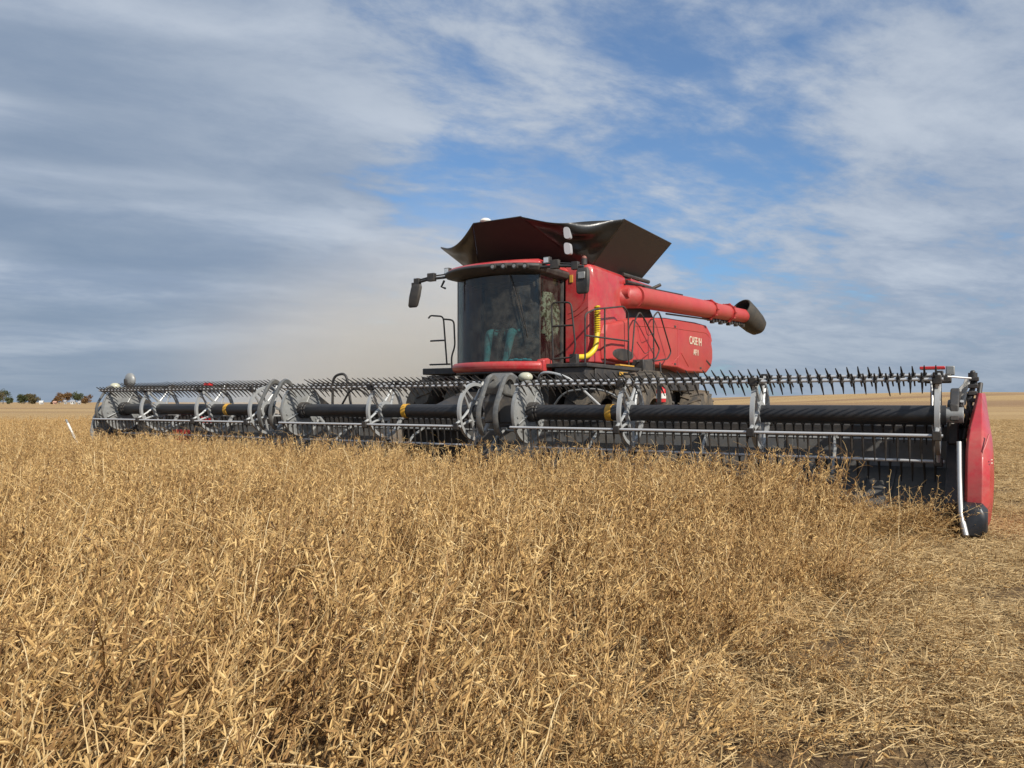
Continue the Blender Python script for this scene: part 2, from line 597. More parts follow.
class Soup:
    """fast collector of small plant pieces with a tint per vertex"""
    def __init__(self):
        self.v, self.f, self.mi, self.t = [], [], [], []

    def tube(self, pts, r0, r1, mi, tint, n=3):
        o = len(self.v)
        m = len(pts)
        up = Vector((random.uniform(-1, 1), random.uniform(-1, 1), 0.3)).normalized()
        for i, p in enumerate(pts):
            t = (pts[min(i + 1, m - 1)] - pts[max(i - 1, 0)]).normalized()
            s = t.cross(up).normalized()
            q = s.cross(t)
            r = r0 + (r1 - r0) * i / (m - 1)
            for k in range(n):
                a = 2 * math.pi * k / n
                self.v.append(tuple(p + (s * math.cos(a) + q * math.sin(a)) * r))
                self.t.append(tint)
        for i in range(m - 1):
            for k in range(n):
                j = (k + 1) % n
                self.f.append((o + i * n + k, o + i * n + j, o + (i + 1) * n + j, o + (i + 1) * n + k))
                self.mi.append(mi)

    def pod(self, p, dirv, length, width, mi, tint):
        o = len(self.v)
        up = Vector((random.uniform(-1, 1), random.uniform(-1, 1), random.uniform(-1, 1))).normalized()
        s = dirv.cross(up).normalized()
        q = s.cross(dirv).normalized()
        bend = random.uniform(-0.16, 0.16) * length
        self.v.append(tuple(p))
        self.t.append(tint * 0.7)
        for tt, ww in ((0.22, 0.8), (0.5, 1.0), (0.78, 0.75)):
            c = p + dirv * (length * tt) + q * (bend * math.sin(math.pi * tt))
            for (sa_, qa_) in ((1, 0), (0, 0.5), (-1, 0), (0, -0.5)):
                self.v.append(tuple(c + (s * sa_ + q * qa_) * (width * 0.5 * ww)))
                self.t.append(tint)
        self.v.append(tuple(p + dirv * length))
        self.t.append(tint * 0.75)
        for k in range(4):
            j = (k + 1) % 4
            self.f += [(o, o + 1 + k, o + 1 + j), (o + 1 + k, o + 5 + k, o + 5 + j, o + 1 + j), (o + 5 + k, o + 9 + k, o + 9 + j, o + 5 + j), (o + 9 + k, o + 13, o + 9 + j)]
            self.mi += [mi] * 4

    def mesh(self, name, mats):
        me = bpy.data.meshes.new(name)
        me.from_pydata(self.v, [], self.f)
        for m in mats:
            me.materials.append(m)
        me.polygons.foreach_set('material_index', self.mi)
        a = me.attributes.new('tint', 'FLOAT', 'POINT')
        a.data.foreach_set('value', self.t)
        return me


def rvec(s=1.0):
    return Vector((random.gauss(0, s), random.gauss(0, s), random.gauss(0, s)))


def soybean(h, npods, lean):
    sp = Soup()
    nn = 9
    dirv = Vector((random.uniform(-lean, lean), random.uniform(-lean, lean), 1)).normalized()
    pts = [Vector((0, 0, 0))]
    for i in range(nn):
        dirv = (dirv + rvec(0.09) + Vector((0, 0, -0.015 * i * lean))).normalized()
        pts.append(pts[-1] + dirv * (h / nn))
    sp.tube(pts, 0.0046, 0.0018, 1, random.uniform(0.2, 0.95))
    stems = [pts, pts]
    for k in range(random.randint(4, 6)):
        i = random.randint(1, nn - 4)
        a = random.uniform(0, 6.283)
        d = Vector((math.cos(a) * 0.55, math.sin(a) * 0.55, random.uniform(0.7, 1.1))).normalized()
        q = [pts[i].copy()]
        bl = random.uniform(0.35, 0.62) * h
        for j in range(6):
            d = (d + rvec(0.10) + Vector((0, 0, 0.05))).normalized()
            q.append(q[-1] + d * (bl / 6))
        sp.tube(q, 0.0032, 0.0014, 1, random.uniform(0.1, 0.75))
        stems.append(q)
    # bare leaf stalks, thin and pale
    for k in range(random.randint(5, 8)):
        q0 = random.choice(random.choice(stems)[1:])
        a = random.uniform(0, 6.283)
        d = Vector((math.cos(a), math.sin(a), random.uniform(-0.2, 1.1))).normalized()
        ln = random.uniform(0.08, 0.2)
        sp.tube([q0, q0 + d * ln * 0.5, q0 + d * ln + Vector((0, 0, -0.2 * ln))], 0.0016, 0.0010, 1, random.uniform(0.3, 0.9))
    dark = random.random() < 0.25
    for k in range(npods):
        st = random.choice(stems)
        t = random.uniform(0.15, 0.999) * (len(st) - 1)
        i = int(t)
        p = st[i].lerp(st[i + 1], t - i)
        a = random.uniform(0, 6.283)
        d = Vector((math.cos(a) * .8, math.sin(a) * .8, random.choice((random.uniform(-2.2, -0.4), random.uniform(-2.0, 0.2), random.uniform(0.3, 1.4))))).normalized()
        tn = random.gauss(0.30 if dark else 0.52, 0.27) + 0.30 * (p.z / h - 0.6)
        sp.pod(p, d, random.uniform(0.036, 0.056), random.uniform(0.0066, 0.0094), 0, min(1, max(0, tn)))
    # a few shrivelled leaf scraps
    for k in range(random.randint(1, 4)):
        p = random.choice(random.choice(stems))
        d = (rvec(1) + Vector((0, 0, -0.4))).normalized()
        sp.pod(p, d, random.uniform(0.025, 0.045), random.uniform(0.010, 0.016), 0, random.uniform(0.0, 0.3))
    return sp


def stalk(h):
    """a long bare pale stalk standing or leaning out of the crop"""
    sp = Soup()
    d = Vector((random.uniform(-0.7, 0.7), random.uniform(-0.7, 0.7), 1)).normalized()
    pts = [Vector((0, 0, 0))]
    for i in range(8):
        d = (d + rvec(0.07) + Vector((0, 0, -0.05))).normalized()
        pts.append(pts[-1] + d * h / 8)
    sp.tube(pts, 0.0050, 0.0026, 1, random.uniform(0.85, 1.0), 4)
    for k in range(8):
        p = random.choice(pts[3:])
        dd = (rvec(1)).normalized()
        sp.pod(p, dd, 0.045, 0.009, 0, random.uniform(0.3, 0.9))
    return sp


def litter(n, rad, flat, lmax, standing):
    sp = Soup()
    for k in range(n):
        a = random.uniform(0, 6.283)
        r = rad * math.sqrt(random.random())
        p = Vector((r * math.cos(a), r * math.sin(a), abs(random.gauss(0, 0.022)) + 0.004))
        b = random.uniform(0, 6.283)
        d = Vector((math.cos(b), math.sin(b), random.gauss(0, flat))).normalized()
        ln = random.uniform(0.03, lmax)
        mid = p + d * ln * 0.5 + rvec(0.006)
        e = p + d * ln
        e.z = max(e.z, 0.003)
        sp.tube([p, mid, e], random.uniform(0.0010, 0.0024), random.uniform(0.0008, 0.0018), 1, min(1, max(0, random.gauss(0.6, 0.28))))
    for k in range(n // 5):
        a = random.uniform(0, 6.283)
        r = rad * math.sqrt(random.random())
        p = Vector((r * math.cos(a), r * math.sin(a), abs(random.gauss(0, 0.015)) + 0.004))
        b = random.uniform(0, 6.283)
        sp.pod(p, Vector((math.cos(b), math.sin(b), random.gauss(0, 0.15))).normalized(), random.uniform(0.02, 0.05), random.uniform(0.006, 0.012), 0, random.uniform(0.2, 1.0))
    for k in range(standing):
        a = random.uniform(0, 6.283)
        r = rad * math.sqrt(random.random())
        p = Vector((r * math.cos(a), r * math.sin(a), 0))
        d = (Vector((0, 0, 1)) + rvec(0.35)).normalized()
        sp.tube([p, p + d * random.uniform(0.04, 0.11)], 0.0035, 0.0025, 1, random.uniform(0.2, 0.9))
    return sp


def variant_collection(name, meshes):
    c = bpy.data.collections.new(name)
    for i, me in enumerate(meshes):
        c.objects.link(bpy.data.objects.new('%s_%02d' % (name, i), me))
    return c


def scatter(name, pts, rots, scl, idx, coll):
    """one object: points that carry a copy of a plant from the collection"""
    me = bpy.data.meshes.new(name)
    me.from_pydata(pts.tolist(), [], [])
    a = me.attributes.new('rot', 'FLOAT_VECTOR', 'POINT')
    a.data.foreach_set('vector', rots.astype(np.float32).ravel())
    a = me.attributes.new('scl', 'FLOAT', 'POINT')
    a.data.foreach_set('value', scl.astype(np.float32))
    a = me.attributes.new('pick', 'INT', 'POINT')
    a.data.foreach_set('value', idx.astype(np.int32))
    o = bpy.data.objects.new(name, me)
    COL.objects.link(o)
    ng = bpy.data.node_groups.new(name, 'GeometryNodeTree')
    ng.interface.new_socket('Geometry', in_out='INPUT', socket_type='NodeSocketGeometry')
    ng.interface.new_socket('Geometry', in_out='OUTPUT', socket_type='NodeSocketGeometry')
    N, L = ng.nodes, ng.links
    gi, go = N.new('NodeGroupInput'), N.new('NodeGroupOutput')
    ci = N.new('GeometryNodeCollectionInfo')
    ci.inputs['Collection'].default_value = coll
    ci.inputs['Separate Children'].default_value = True
    ci.inputs['Reset Children'].default_value = True
    ip = N.new('GeometryNodeInstanceOnPoints')
    ip.inputs['Pick Instance'].default_value = True

    def named(nm, ty):
        nd = N.new('GeometryNodeInputNamedAttribute')
        nd.data_type = ty
        nd.inputs[0].default_value = nm
        return nd.outputs['Attribute']
    L.new(gi.outputs[0], ip.inputs['Points'])
    L.new(ci.outputs[0], ip.inputs['Instance'])
    L.new(named('pick', 'INT'), ip.inputs['Instance Index'])
    L.new(named('rot', 'FLOAT_VECTOR'), ip.inputs['Rotation'])
    L.new(named('scl', 'FLOAT'), ip.inputs['Scale'])
    L.new(ip.outputs[0], go.inputs[0])
    md = o.modifiers.new('scatter', 'NODES')
    md.node_group = ng
    return o


def frustum_points(y0, y1, dens, margin=3.5):
    area = (0.74 * (y0 + y1) + 2 * margin) * (y1 - y0)
    n = int(area * dens * 1.4)
    y = rng.uniform(y0, y1, n)
    hw = 0.74 * y1 + margin
    x = rng.uniform(-hw, hw, n)
    k = int(2 * hw * (y1 - y0) * dens)
    if k > n:
        y = rng.uniform(y0, y1, k)
        x = rng.uniform(-hw, hw, k)
    else:
        x, y = x[:k], y[:k]
    ok = np.abs(x) < 0.74 * y + margin
    return x[ok], y[ok]


def edge_wobble(b):
    return 0.16 * np.sin(b * 1.3) + 0.12 * np.sin(b * 3.1 + 1.0) + 0.08 * np.sin(b * 6.7 + 2.0)


CROP_EDGE = 7.42
CROP_FAR = 36.0


def in_crop(x, y):
    a, b = to_local(x, y)
    front = (a < CROP_EDGE + edge_wobble(b)) & (b < -0.42)
    side = (a < -8.75) & (y < CROP_FAR + 0.8 * np.sin(x * 0.3))
    return (front & (y < CROP_FAR)) | side


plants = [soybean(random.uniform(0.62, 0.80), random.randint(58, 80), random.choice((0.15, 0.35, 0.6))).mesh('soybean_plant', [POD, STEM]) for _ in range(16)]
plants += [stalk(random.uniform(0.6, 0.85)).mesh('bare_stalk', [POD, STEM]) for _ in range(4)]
crop_coll = variant_collection('crop_plants', plants)

xs_, ys_ = [], []
for (y0, y1, dn) in ((0.5, 4, 58), (4, 9, 52), (9, 16, 40), (16, 26, 26), (26, 37, 20)):
    x, y = frustum_points(y0, y1, dn)
    k = in_crop(x, y) & (np.hypot(x, y) > 1.0)
    xs_.append(x[k])
    ys_.append(y[k])
x = np.concatenate(xs_)
y = np.concatenate(ys_)
a_, b_ = to_local(x, y)
n = len(x)
edge = sstep(1.6, 0.0, 0 * a_ + (CROP_EDGE - a_)) * (b_ < -1.2)
patch0 = np.sin(x * 1.7 + 1.1 * np.sin(y * 1.3)) * np.sin(y * 1.9 + 1.4 * np.sin(x * 0.9))
tilt = np.abs(rng.normal(0, 0.20, n)) + 0.40 * edge * rng.random(n)
lean = 0.16 + 0.24 * sstep(12, 3, y) * sstep(3, -2, x) + 0.08 * patch0
az = rng.uniform(0, 2 * np.pi, n)
# combed a little towards the cut strip
rx = tilt * np.cos(az)
ry = tilt * np.sin(az) + lean
rots = np.stack([rx, ry, rng.uniform(-0.4, 0.4, n)], 1)
patch = 0.5 * np.sin(x * 0.9 + 1.3 * np.sin(y * 0.5)) + 0.5 * np.sin(y * 1.1 + 1.7 * np.sin(x * 0.7 + 2))
scl = rng.normal(1.10, 0.12, n) * (1 + 0.09 * patch + 0.07 * patch0) * (1 + (0.14 + 0.10 * patch0) * sstep(-3.0, -0.8, b_) * (np.abs(a_) < 8)) * (1 - 0.30 * edge)
scl = np.clip(scl, 0.5, 1.25)
idx = rng.integers(0, 16, n)
bare = rng.random(n) < 0.022
idx[bare] = rng.integers(16, 20, bare.sum())
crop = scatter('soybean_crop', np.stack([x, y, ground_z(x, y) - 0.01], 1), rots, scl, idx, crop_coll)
tag(crop, 'standing ripe golden brown soybean crop filling the foreground', 'crop', None, 'stuff')

# cut stubble and loose straw
lit_meshes = [litter(150, 0.30, 0.12, 0.11, 3).mesh('straw_litter', [POD, STRAW]) for _ in range(7)]
lit_meshes += [litter(110, 0.24, 0.34, 0.16, 8).mesh('straw_tuft', [POD, STRAW]) for _ in range(5)]
lit_coll = variant_collection('straw_pieces', lit_meshes)
xs_, ys_, sc_ = [], [], []
for (y0, y1, dn, ss) in ((1.0, 6, 34, 0.9), (6, 12, 26, 1.0), (12, 24, 10, 1.25), (24, 60, 3.0, 1.7)):
    x, y = frustum_points(y0, y1, dn)
    c = in_crop(x, y)
    k = (~c) | (rng.random(len(x)) < 0.35)
    a_, b_ = to_local(x, y)
    hidden = (np.abs(a_) < 8.0) & (b_ > 0.2) & (b_ < 9) & (a_ < 6)
    k &= ~hidden
    # thin spots where the soil shows
    th = np.sin(x * 2.1 + 1.2 * np.sin(y * 1.7)) * np.sin(y * 2.6 + 1.5 * np.sin(x * 1.3 + 1))
    k &= (rng.random(len(x)) < np.where(th > 0.32, 0.10, 1.0)) | (y > 14)
    xs_.append(x[k])
    ys_.append(y[k])
    sc_.append(np.full(k.sum(), ss))
x = np.concatenate(xs_)
y = np.concatenate(ys_)
n = len(x)
a_, b_ = to_local(x, y)
near_edge = np.exp(-((a_ - CROP_EDGE - 0.3) / 0.9) ** 2)
idx = np.where(rng.random(n) < 0.18 + 0.5 * near_edge, rng.integers(7, 12, n), rng.integers(0, 7, n))
scl = np.concatenate(sc_) * rng.uniform(0.75, 1.2, n) * (1 + 0.35 * near_edge)
rots = np.stack([rng.normal(0, 0.05, n), rng.normal(0, 0.05, n), rng.uniform(0, 6.283, n)], 1)
st = scatter('straw_stubble', np.stack([x, y, ground_z(x, y)], 1), rots, scl, idx, lit_coll)
tag(st, 'pale loose straw and short stubble on the harvested strip', 'stubble', None, 'stuff')

# half-cut tangle lying in front of the cutterbar's end and knocked-over plants along the edge
n = 640
a_ = np.concatenate([rng.uniform(6.0, 8.2, 380), rng.normal(CROP_EDGE + 0.15, 0.35, 260)])
b_ = np.concatenate([-0.42 - np.abs(rng.normal(0, 0.42, 380)), rng.uniform(-11.5, -0.8, 260)])
wx, wy = to_world(a_, b_)
tilt = rng.uniform(0.9, 1.5, n)
az = rng.uniform(0, 2 * np.pi, n)
lod = scatter('lodged_soybean', np.stack([wx, wy, np.concatenate([rng.uniform(0.02, 0.2, 380), np.full(260, 0.03)])], 1), np.stack([tilt * np.cos(az), tilt * np.sin(az), az * 0.5], 1),
              rng.uniform(0.45, 0.8, n), rng.integers(0, 20, n), crop_coll)
tag(lod, 'flattened soybean plants lying along the cut edge', 'crop', None, 'stuff')
#@@MACHINE@@

# ==================================================================== draper header
header = empty('draper_header', (CX, CY, 0), TH)
tag(header, 'very wide black draper header with finger reel, red end shield on the combine front', 'harvester header')
HW = 8.33                       # half width
AX = 1.30                       # height of the reel axis
RR = 0.54                       # reel radius to the bats

# cutterbar with its guards
m = MB()
m.box(-8.25, 8.25, -0.46, -0.30, 0.09, 0.145)
m.box(-8.25, 8.25, -0.30, -0.24, 0.11, 0.19)
for i in range(163):
    x = -8.1 + i * 0.1
    m.add([(x - .016, -.46, .10), (x + .016, -.46, .10), (x + .016, -.46, .14), (x - .016, -.46, .14), (x, -.60, .105)], [(0, 1, 4), (1, 2, 4), (2, 3, 4), (3, 0, 4)])
m.build('cutterbar', BLACK, header)

# side drapers and the centre feed draper
for (x0, x1) in ((-8.2, -1.05), (1.05, 8.2)):
    m = MB()
    m.hexa([(x0, -.24, .12), (x1, -.24, .12), (x1, 1.0, .52), (x0, 1.0, .52)], [(x0, -.24, .18), (x1, -.24, .18), (x1, 1.0, .62), (x0, 1.0, .62)])
    k = int((x1 - x0) / 0.32)
    for i in range(k):
        x = x0 + 0.16 + i * 0.32
        m.hexa([(x - .014, -.22, .186), (x + .014, -.22, .186), (x + .014, .96, .604), (x - .014, .96, .604)],
               [(x - .014, -.22, .206), (x + .014, -.22, .206), (x + .014, .96, .626), (x - .014, .96, .626)])
    m.build('draper_belt', BELT, header)
m = MB()
m.hexa([(-1.0, -.24, .11), (1.0, -.24, .11), (1.0, 1.2, .36), (-1.0, 1.2, .36)], [(-1.0, -.24, .16), (1.0, -.24, .16), (1.0, 1.2, .44), (-1.0, 1.2, .44)])
for i in range(6):
    y = -.1 + i * .2
    z = .16 + (y + .24) / 1.44 * .28
    m.box(-.95, .95, y - .012, y + .012, z - .01, z + .03)
m.build('feed_draper', BELT, header)
# grey triangular belt deflectors near the right-hand end seen in front of the deck
m = MB()
for x in (6.35, 7.25):
    m.add([(x, -.22, .20), (x + .42, -.22, .20), (x + .26, .42, .47), (x + .20, .42, .47), (x, -.22, .212), (x + .42, -.22, .212), (x + .26, .42, .482), (x + .20, .42, .482)],
          [(0, 3, 2, 1), (4, 5, 6, 7), (0, 1, 5, 4), (1, 2, 6, 5), (2, 3, 7, 6), (3, 0, 4, 7)])
m.build('belt_deflector', mat('dusty_rubber_flap', (.05, .05, .05), .7, 0, .5, (.12, .10, .075), 4.0), header)

# back sheet and the frame tube
for (x0, x1) in ((-8.25, -0.9), (0.9, 8.25)):
    m = MB()
    m.box(x0, x1, 1.02, 1.05, .56, .96)
    k = int((x1 - x0) / 1.2)
    for i in range(k):
        m.box(x0 + .6 + i * 1.2 - .03, x0 + .6 + i * 1.2 + .03, 1.0, 1.02, .58, .95)
    m.build('back_sheet', SHEET, header)
m = MB()
m.tube([(-8.3, 1.14, 1.06), (8.3, 1.14, 1.06)], 0.125, 12)
m.box(-8.28, 8.28, 1.02, 1.09, .955, 1.14)
m.build('back_tube', BLACK, header, 0.0)
m = MB()
m.tube([(-8.2, 1.25, .30), (8.2, 1.25, .30)], 0.10, 10)
for i in range(13):
    x = -7.8 + i * 1.3
    m.box(x - .04, x + .04, 1.14, 1.26, .25, 1.05)
m.build('rear_frame', BLACK, header)
# silver rail along the middle, behind the reel
m = MB()
for (x0, x1) in ((-8.0, -2.75), (-2.2, 1.9), (2.55, 8.1)):
    m.tube([(x0, .93, .97), (x1, .93, .97)], 0.022, 6)
m.build('support_rail', GREY, header)
for i in range(9):
    m = MB()
    x = -6.9 + i * 1.72
    m.tube([(x, 1.0, 1.0), (x + .08, .55, .86), (x + .1, .2, .55)], 0.022, 6)
    m.box(x - .05, x + .05, .9, 1.03, .98, 1.02)
    m.build('crop_deflector_rod', GREY, header)
m = MB()
m.box(-6.75, -6.15, .60, .62, .52, .84)
m.build('red_wing_panel', SIGNRED, header, .01)
m = MB()
m.box(-6.5, -5.9, .985, 1.0, .96, 1.12)
m.build('red_frame_plate', SIGNRED, header, .01)

# ---- reel
ANG = [-24, 48, 120, 192, 264]
SECT = [(-7.95, -2.95), (-2.15, 1.80), (2.68, 8.18)]
FDIR = {-24: (.04, -.30), 48: (.20, -.16), 120: (-.26, .10), 192: (.05, -.25), 264: (.10, -.26)}
FEND = {48: (-.12, .07), 120: (.24, -.12)}


def bat_pos(a):
    return -RR * math.cos(R(a)), AX + RR * math.sin(R(a))


def finger(m, x, a, wob):
    y, z = bat_pos(a)
    dy, dz = FDIR[a]
    m.m = 0
    L = 1.0 + wob * .4
    dx = wob * 0.05
    m.tube([(x, y, z), (x + dx * .4, y + dy * .55 * L, z + dz * .5 * L), (x + dx, y + dy * L, z + dz * L)], [.0155, .0125, .006], 5)
    if a in (-24, 264):
        m.tube([(x, y + .015, z - .036), (x, y + .015, z + .005)], 0.02, 6)
    else:
        m.tube([(x, y - .002, z - .032), (x, y - .002, z + .032)], 0.027, 6)
    if a in FEND:
        ey, ez = FEND[a]
        m.tube([(x, y, z), (x, y + ey, z + ez)], [.0155, .009], 5)


cand = []
for si, (x0, x1) in enumerate(SECT):
    xs = np.arange(x0 + .10, x1 - .04, .118)
    for a in ANG:
        for x in xs:
            cand.append((a == 192, -x, a, x, si))
cand.sort()
indiv = set((round(c[3], 4), c[2]) for c in cand[:100])
for si, (x0, x1) in enumerate(SECT):
    m = MB()
    m.cyl_x(x0 - .02, x1 + .02, 0, AX, .112, 28)
    m.build('reel_tube', TUBE_BLACK, header)
    xs = np.arange(x0 + .10, x1 - .04, .118)
    for a in ANG:
        y, z = bat_pos(a)
        m = MB()
        m.cyl_x(x0, x1, y, z, .0185, 12)
        bat = m.build('reel_bat', ZINC if a != 192 else GREY, header)
        rest = MB()
        some = False
        for x in xs:
            wob = random.gauss(0, .13)
            if (round(x, 4), a) in indiv:
                f = MB()
                finger(f, x, a, wob)
                f.build('reel_finger', FINGER, bat)
            else:
                finger(rest, x, a, wob)
                some = True
        if some:
            tag(rest.build('reel_fingers', FINGER, bat), kind='stuff')
        # clamps where the bat crosses a spider
        for xx in {0: (-6.32, -4.54, -3.0), 1: (-.11, 1.73), 2: (4.36, 6.13, 8.12)}[si]:
            cl = MB()
            cl.box(xx - .045, xx + .045, y - .045, y + .05, z - .055, z + .05)
            cl.build('bat_clamp', FINGER, bat, .01)


def spider(x, solid=False, bright=True):
    """reel wheel: rim arcs, spokes and hub; the end ones are closed with a dished plate"""
    m = MB()
    m.ring_x(x - .022, x + .022, 0, AX, .115, .17, 24)
    for a in ANG:
        c, s = -math.cos(R(a)), math.sin(R(a))
        pts = [(x, .14 * c, AX + .14 * s), (x, .3 * c, AX + .3 * s), (x, RR * c, AX + RR * s)]
        for k in (-1, 1):
            o = .055 * k
            pt = [(x, p[1] - s * o * w_, p[2] + c * o * w_) for p, w_ in zip(pts, (1.6, 1.0, .55))]
            m.tube(pt, [.026, .020, .024], 6)
    m.ring_x(x - .025, x + .025, 0, AX, .405, .455, 44)
    o = m.build('reel_spider', ALU, header)
    return o


for x in (-6.32, -4.54, -3.0, -.11, 1.73, 4.36, 6.13, 8.12):
    spider(x)


def end_disc(x):
    m = MB()
    n = 40
    rings = []
    for (r, dx) in ((.10, .03), (.20, .05), (.30, .045), (.44, .02), (.455, .03), (.475, .03), (.48, 0.0), (.475, -.02), (.10, -.02)):
        rings.append([(x + dx, r * math.cos(6.28318 * k / n), AX + r * math.sin(6.28318 * k / n)) for k in range(n)])
    m.loft(rings)
    for k in range(10):
        a = k * .628 + .2
        m.cyl_x(x + .02, x + .045, .37 * math.cos(a), AX + .37 * math.sin(a), .022, 8)
    for a in (60, 205, 320):
        a = R(a)
        m.tube([(x + .06, .12 * math.cos(a), AX + .12 * math.sin(a)), (x + .055, .42 * math.cos(a), AX + .42 * math.sin(a))], .016, 6)
    o = m.build('reel_end_disc', GREYP, header)
    h = MB()
    h.cyl_x(x + .03, x + .16, 0, AX, .15, 20)
    h.cyl_x(x + .16, x + .2, 0, AX, .125, 20)
    h.build('hub', BLACK, o, .01)
    return o


for x in (-7.66, -2.12, 2.70):
    end_disc(x)


def arc_shield(x, r=.52, lo=-1.0, hi=2.4, th=.05, wid=.06, mt=None):
    """curved grey cam shield that wraps the front of a reel end"""
    m = MB()
    rings = []
    n = 26
    for k in range(n + 1):
        t = k / n
        a = lo + (hi - lo) * t
        rr = r * (1 + .10 * math.sin(t * 9.0))
        ww = wid * (.75 + .35 * math.cos(t * 7.5))
        c, s = -math.cos(a) * .62 - .08, math.sin(a)
        rings.append([(x - .03, c * (rr - ww), AX + s * (rr - ww)), (x + .03, c * (rr - ww), AX + s * (rr - ww)), (x + .045, c * rr, AX + s * rr), (x, c * (rr + .02), AX + s * (rr + .02)), (x - .045, c * rr, AX + s * rr)])
    m.loft(rings)
    return m.build('cam_shield', CAMGREY, header)


for x in (-2.80, -2.50, 2.06, 2.36, -8.10):
    arc_shield(x, .52 if x > -8 else .46, -.75, 2.1)

# amber warning bands on the reel tubes
for x in (-4.12, .36, 4.05):
    m = MB()
    m.ring_x(x - .045, x + .045, 0, AX, .105, .120, 28)
    m.build('amber_band', ORANGE, header)

# reel arms reaching forward from the frame
for x in (-8.22, -2.52, 2.14, 8.28):
    m = MB()
    prof = [(1.25, 1.08), (1.28, 1.30), (.75, 1.62), (.25, 1.60), (-.06, 1.42), (-.10, 1.24), (.06, 1.22), (.3, 1.42), (.72, 1.44), (1.02, 1.16)]
    m.prism_x(prof, x - .045, x + .045)
    arm = m.build('reel_arm', BLACK, header, .012)
    m = MB()
    m.cyl_x(x - .09, x + .09, 0, AX, .09, 16)
    m.build('reel_bearing', GREYP, arm, .006)
    m = MB()
    m.tube([(x + .07, 1.1, .85), (x + .07, .72, 1.2)], .042, 10)
    m.tube([(x + .07, .72, 1.2), (x + .07, .45, 1.46)], .022, 8)
    m.build('lift_cylinder', ALU, arm)
# black drive box in the middle gap
m = MB()
m.prism_x([(-.12, 1.12), (.32, 1.12), (.36, 1.36), (.30, 1.66), (.05, 1.62), (-.12, 1.46)], 1.98, 2.26)
m.build('reel_drive_housing', BLACK, header, .02)
m = MB()
m.prism_x([(.0, 1.55), (.42, 1.50), (.48, 1.70), (.40, 1.86), (.22, 1.92), (.06, 1.84), (-.05, 1.70)], 1.90, 2.30)
m.build('drive_cover', CAMGREY, header, .04, 3)
m = MB()
m.sphere((2.46, .34, 1.84), .10, 14, 8, (1.2, 1, .8))
m.build('marker_lamp', CREAM, header)

# hoses
def hose(pts, r, mt, name='hydraulic_hose'):
    return MB().tube(round_path(pts, .3, 8), r, 8).build(name, mt, header)


hose([(-2.31, 1.0, 1.25), (-2.29, 1.0, 1.96), (-1.95, 1.0, 2.02), (-1.80, 1.0, 1.30)], .026, BLACK)
hose([(2.4, .9, 1.5), (2.6, .5, 1.95), (3.1, .55, 1.85), (3.6, 1.0, 1.25)], .022, STEEL)
hose([(2.7, .7, 1.3), (3.0, .6, 1.62), (3.7, .5, 1.66), (4.2, .6, 1.36)], .016, GREYP)
hose([(1.2, .8, 1.2), (1.35, .6, 1.5), (1.7, .55, 1.55), (1.9, .6, 1.35)], .018, STEEL)
hose([(-.9, 1.0, 1.1), (-1.2, .8, 1.6), (-1.7, .9, 1.75), (-2.2, 1.0, 1.2)], .02, BLACK)
hose([(8.02, .5, 1.75), (8.05, .3, 1.55), (8.05, .15, 1.2), (8.1, .1, .95)], .012, STEEL)
hose([(8.35, .7, 1.62), (8.30, .5, 1.45), (8.42, .35, 1.3), (8.36, .5, 1.05)], .02, BLACK)
hose([(8.44, .85, 1.6), (8.40, .6, 1.5), (8.46, .45, 1.28), (8.42, .6, 1.0)], .018, BLACK)

# right-hand end: drive motor, lamp and bracket on top of the arm
m = MB()
m.box(7.90, 8.17, .60, .82, 1.85, 1.885)
m.build('red_top_plate', SIGNRED, header, .006)
m = MB()
m.box(7.95, 8.24, .45, .78, 1.68, 1.79)
m.cyl_x(7.88, 8.0, .55, 1.735, .05, 12)
m.box(8.02, 8.1, .5, .6, 1.3, 1.7)
m.build('reel_motor', BLACK, header, .015)
m = MB()
m.box(8.18, 8.275, .55, .64, 1.775, 1.885)
m.build('work_lamp', GREYP, header, .012)
m = MB()
m.tube([(8.13, .52, 1.80), (8.13, .50, .92)], .012, 6)
m.tube([(8.2, .35, 1.75), (8.44, .55, 1.73)], .012, 6)
m.build('tie_rod', STEEL, header)
m = MB()
m.hexa([(8.30, .62, 1.45), (8.36, .62, 1.45), (8.36, .68, 1.45), (8.30, .68, 1.45)], [(8.38, .62, 1.74), (8.45, .62, 1.74), (8.45, .70, 1.74), (8.38, .70, 1.74)])
m.hexa([(8.28, .62, 1.38), (8.39, .62, 1.42), (8.39, .68, 1.42), (8.28, .68, 1.38)], [(8.30, .62, 1.60), (8.42, .62, 1.74), (8.42, .68, 1.74), (8.30, .68, 1.60)])
m.build('white_bracket', WHITE, header, .006)
m = MB()
m.tube([(8.46, .70, 1.62), (8.46, .70, 1.80)], .05, 14)
m.sphere((8.46, .70, 1.805), .03, 8, 6)
m.build('end_light_can', BLACK, header)
m = MB()
m.prism_x([(.30, .95), (.75, .95), (.80, 1.42), (.62, 1.48), (.34, 1.42)], 8.20, 8.32)
ob = m.build('end_gear_case', BLACK, header, .02)
m = MB()
m.tube([(8.20, .285, 1.30), (8.25, .285, 1.30)], .02, 8)
m.tube([(8.26, .29, 1.30), (8.26, .26, 1.30)], .025, 10)
m.tube([(8.26, .29, 1.22), (8.26, .26, 1.22)], .025, 10)
m.build('bolt', WHITE, ob)
m = MB()
for i in range(9):
    z = 1.02 + i * .085
    m.box(8.36 + .008 * i, 8.46 + .008 * i, .45 + .02 * i, .62 + .02 * i, z, z + .05)
m.tube([(8.36, .40, 1.0), (8.48, .70, 1.74)], .03, 8)
m.tube([(8.46, .46, .98), (8.54, .76, 1.68)], .03, 8)
m.build('chain_drive', BLACK, header, .008)

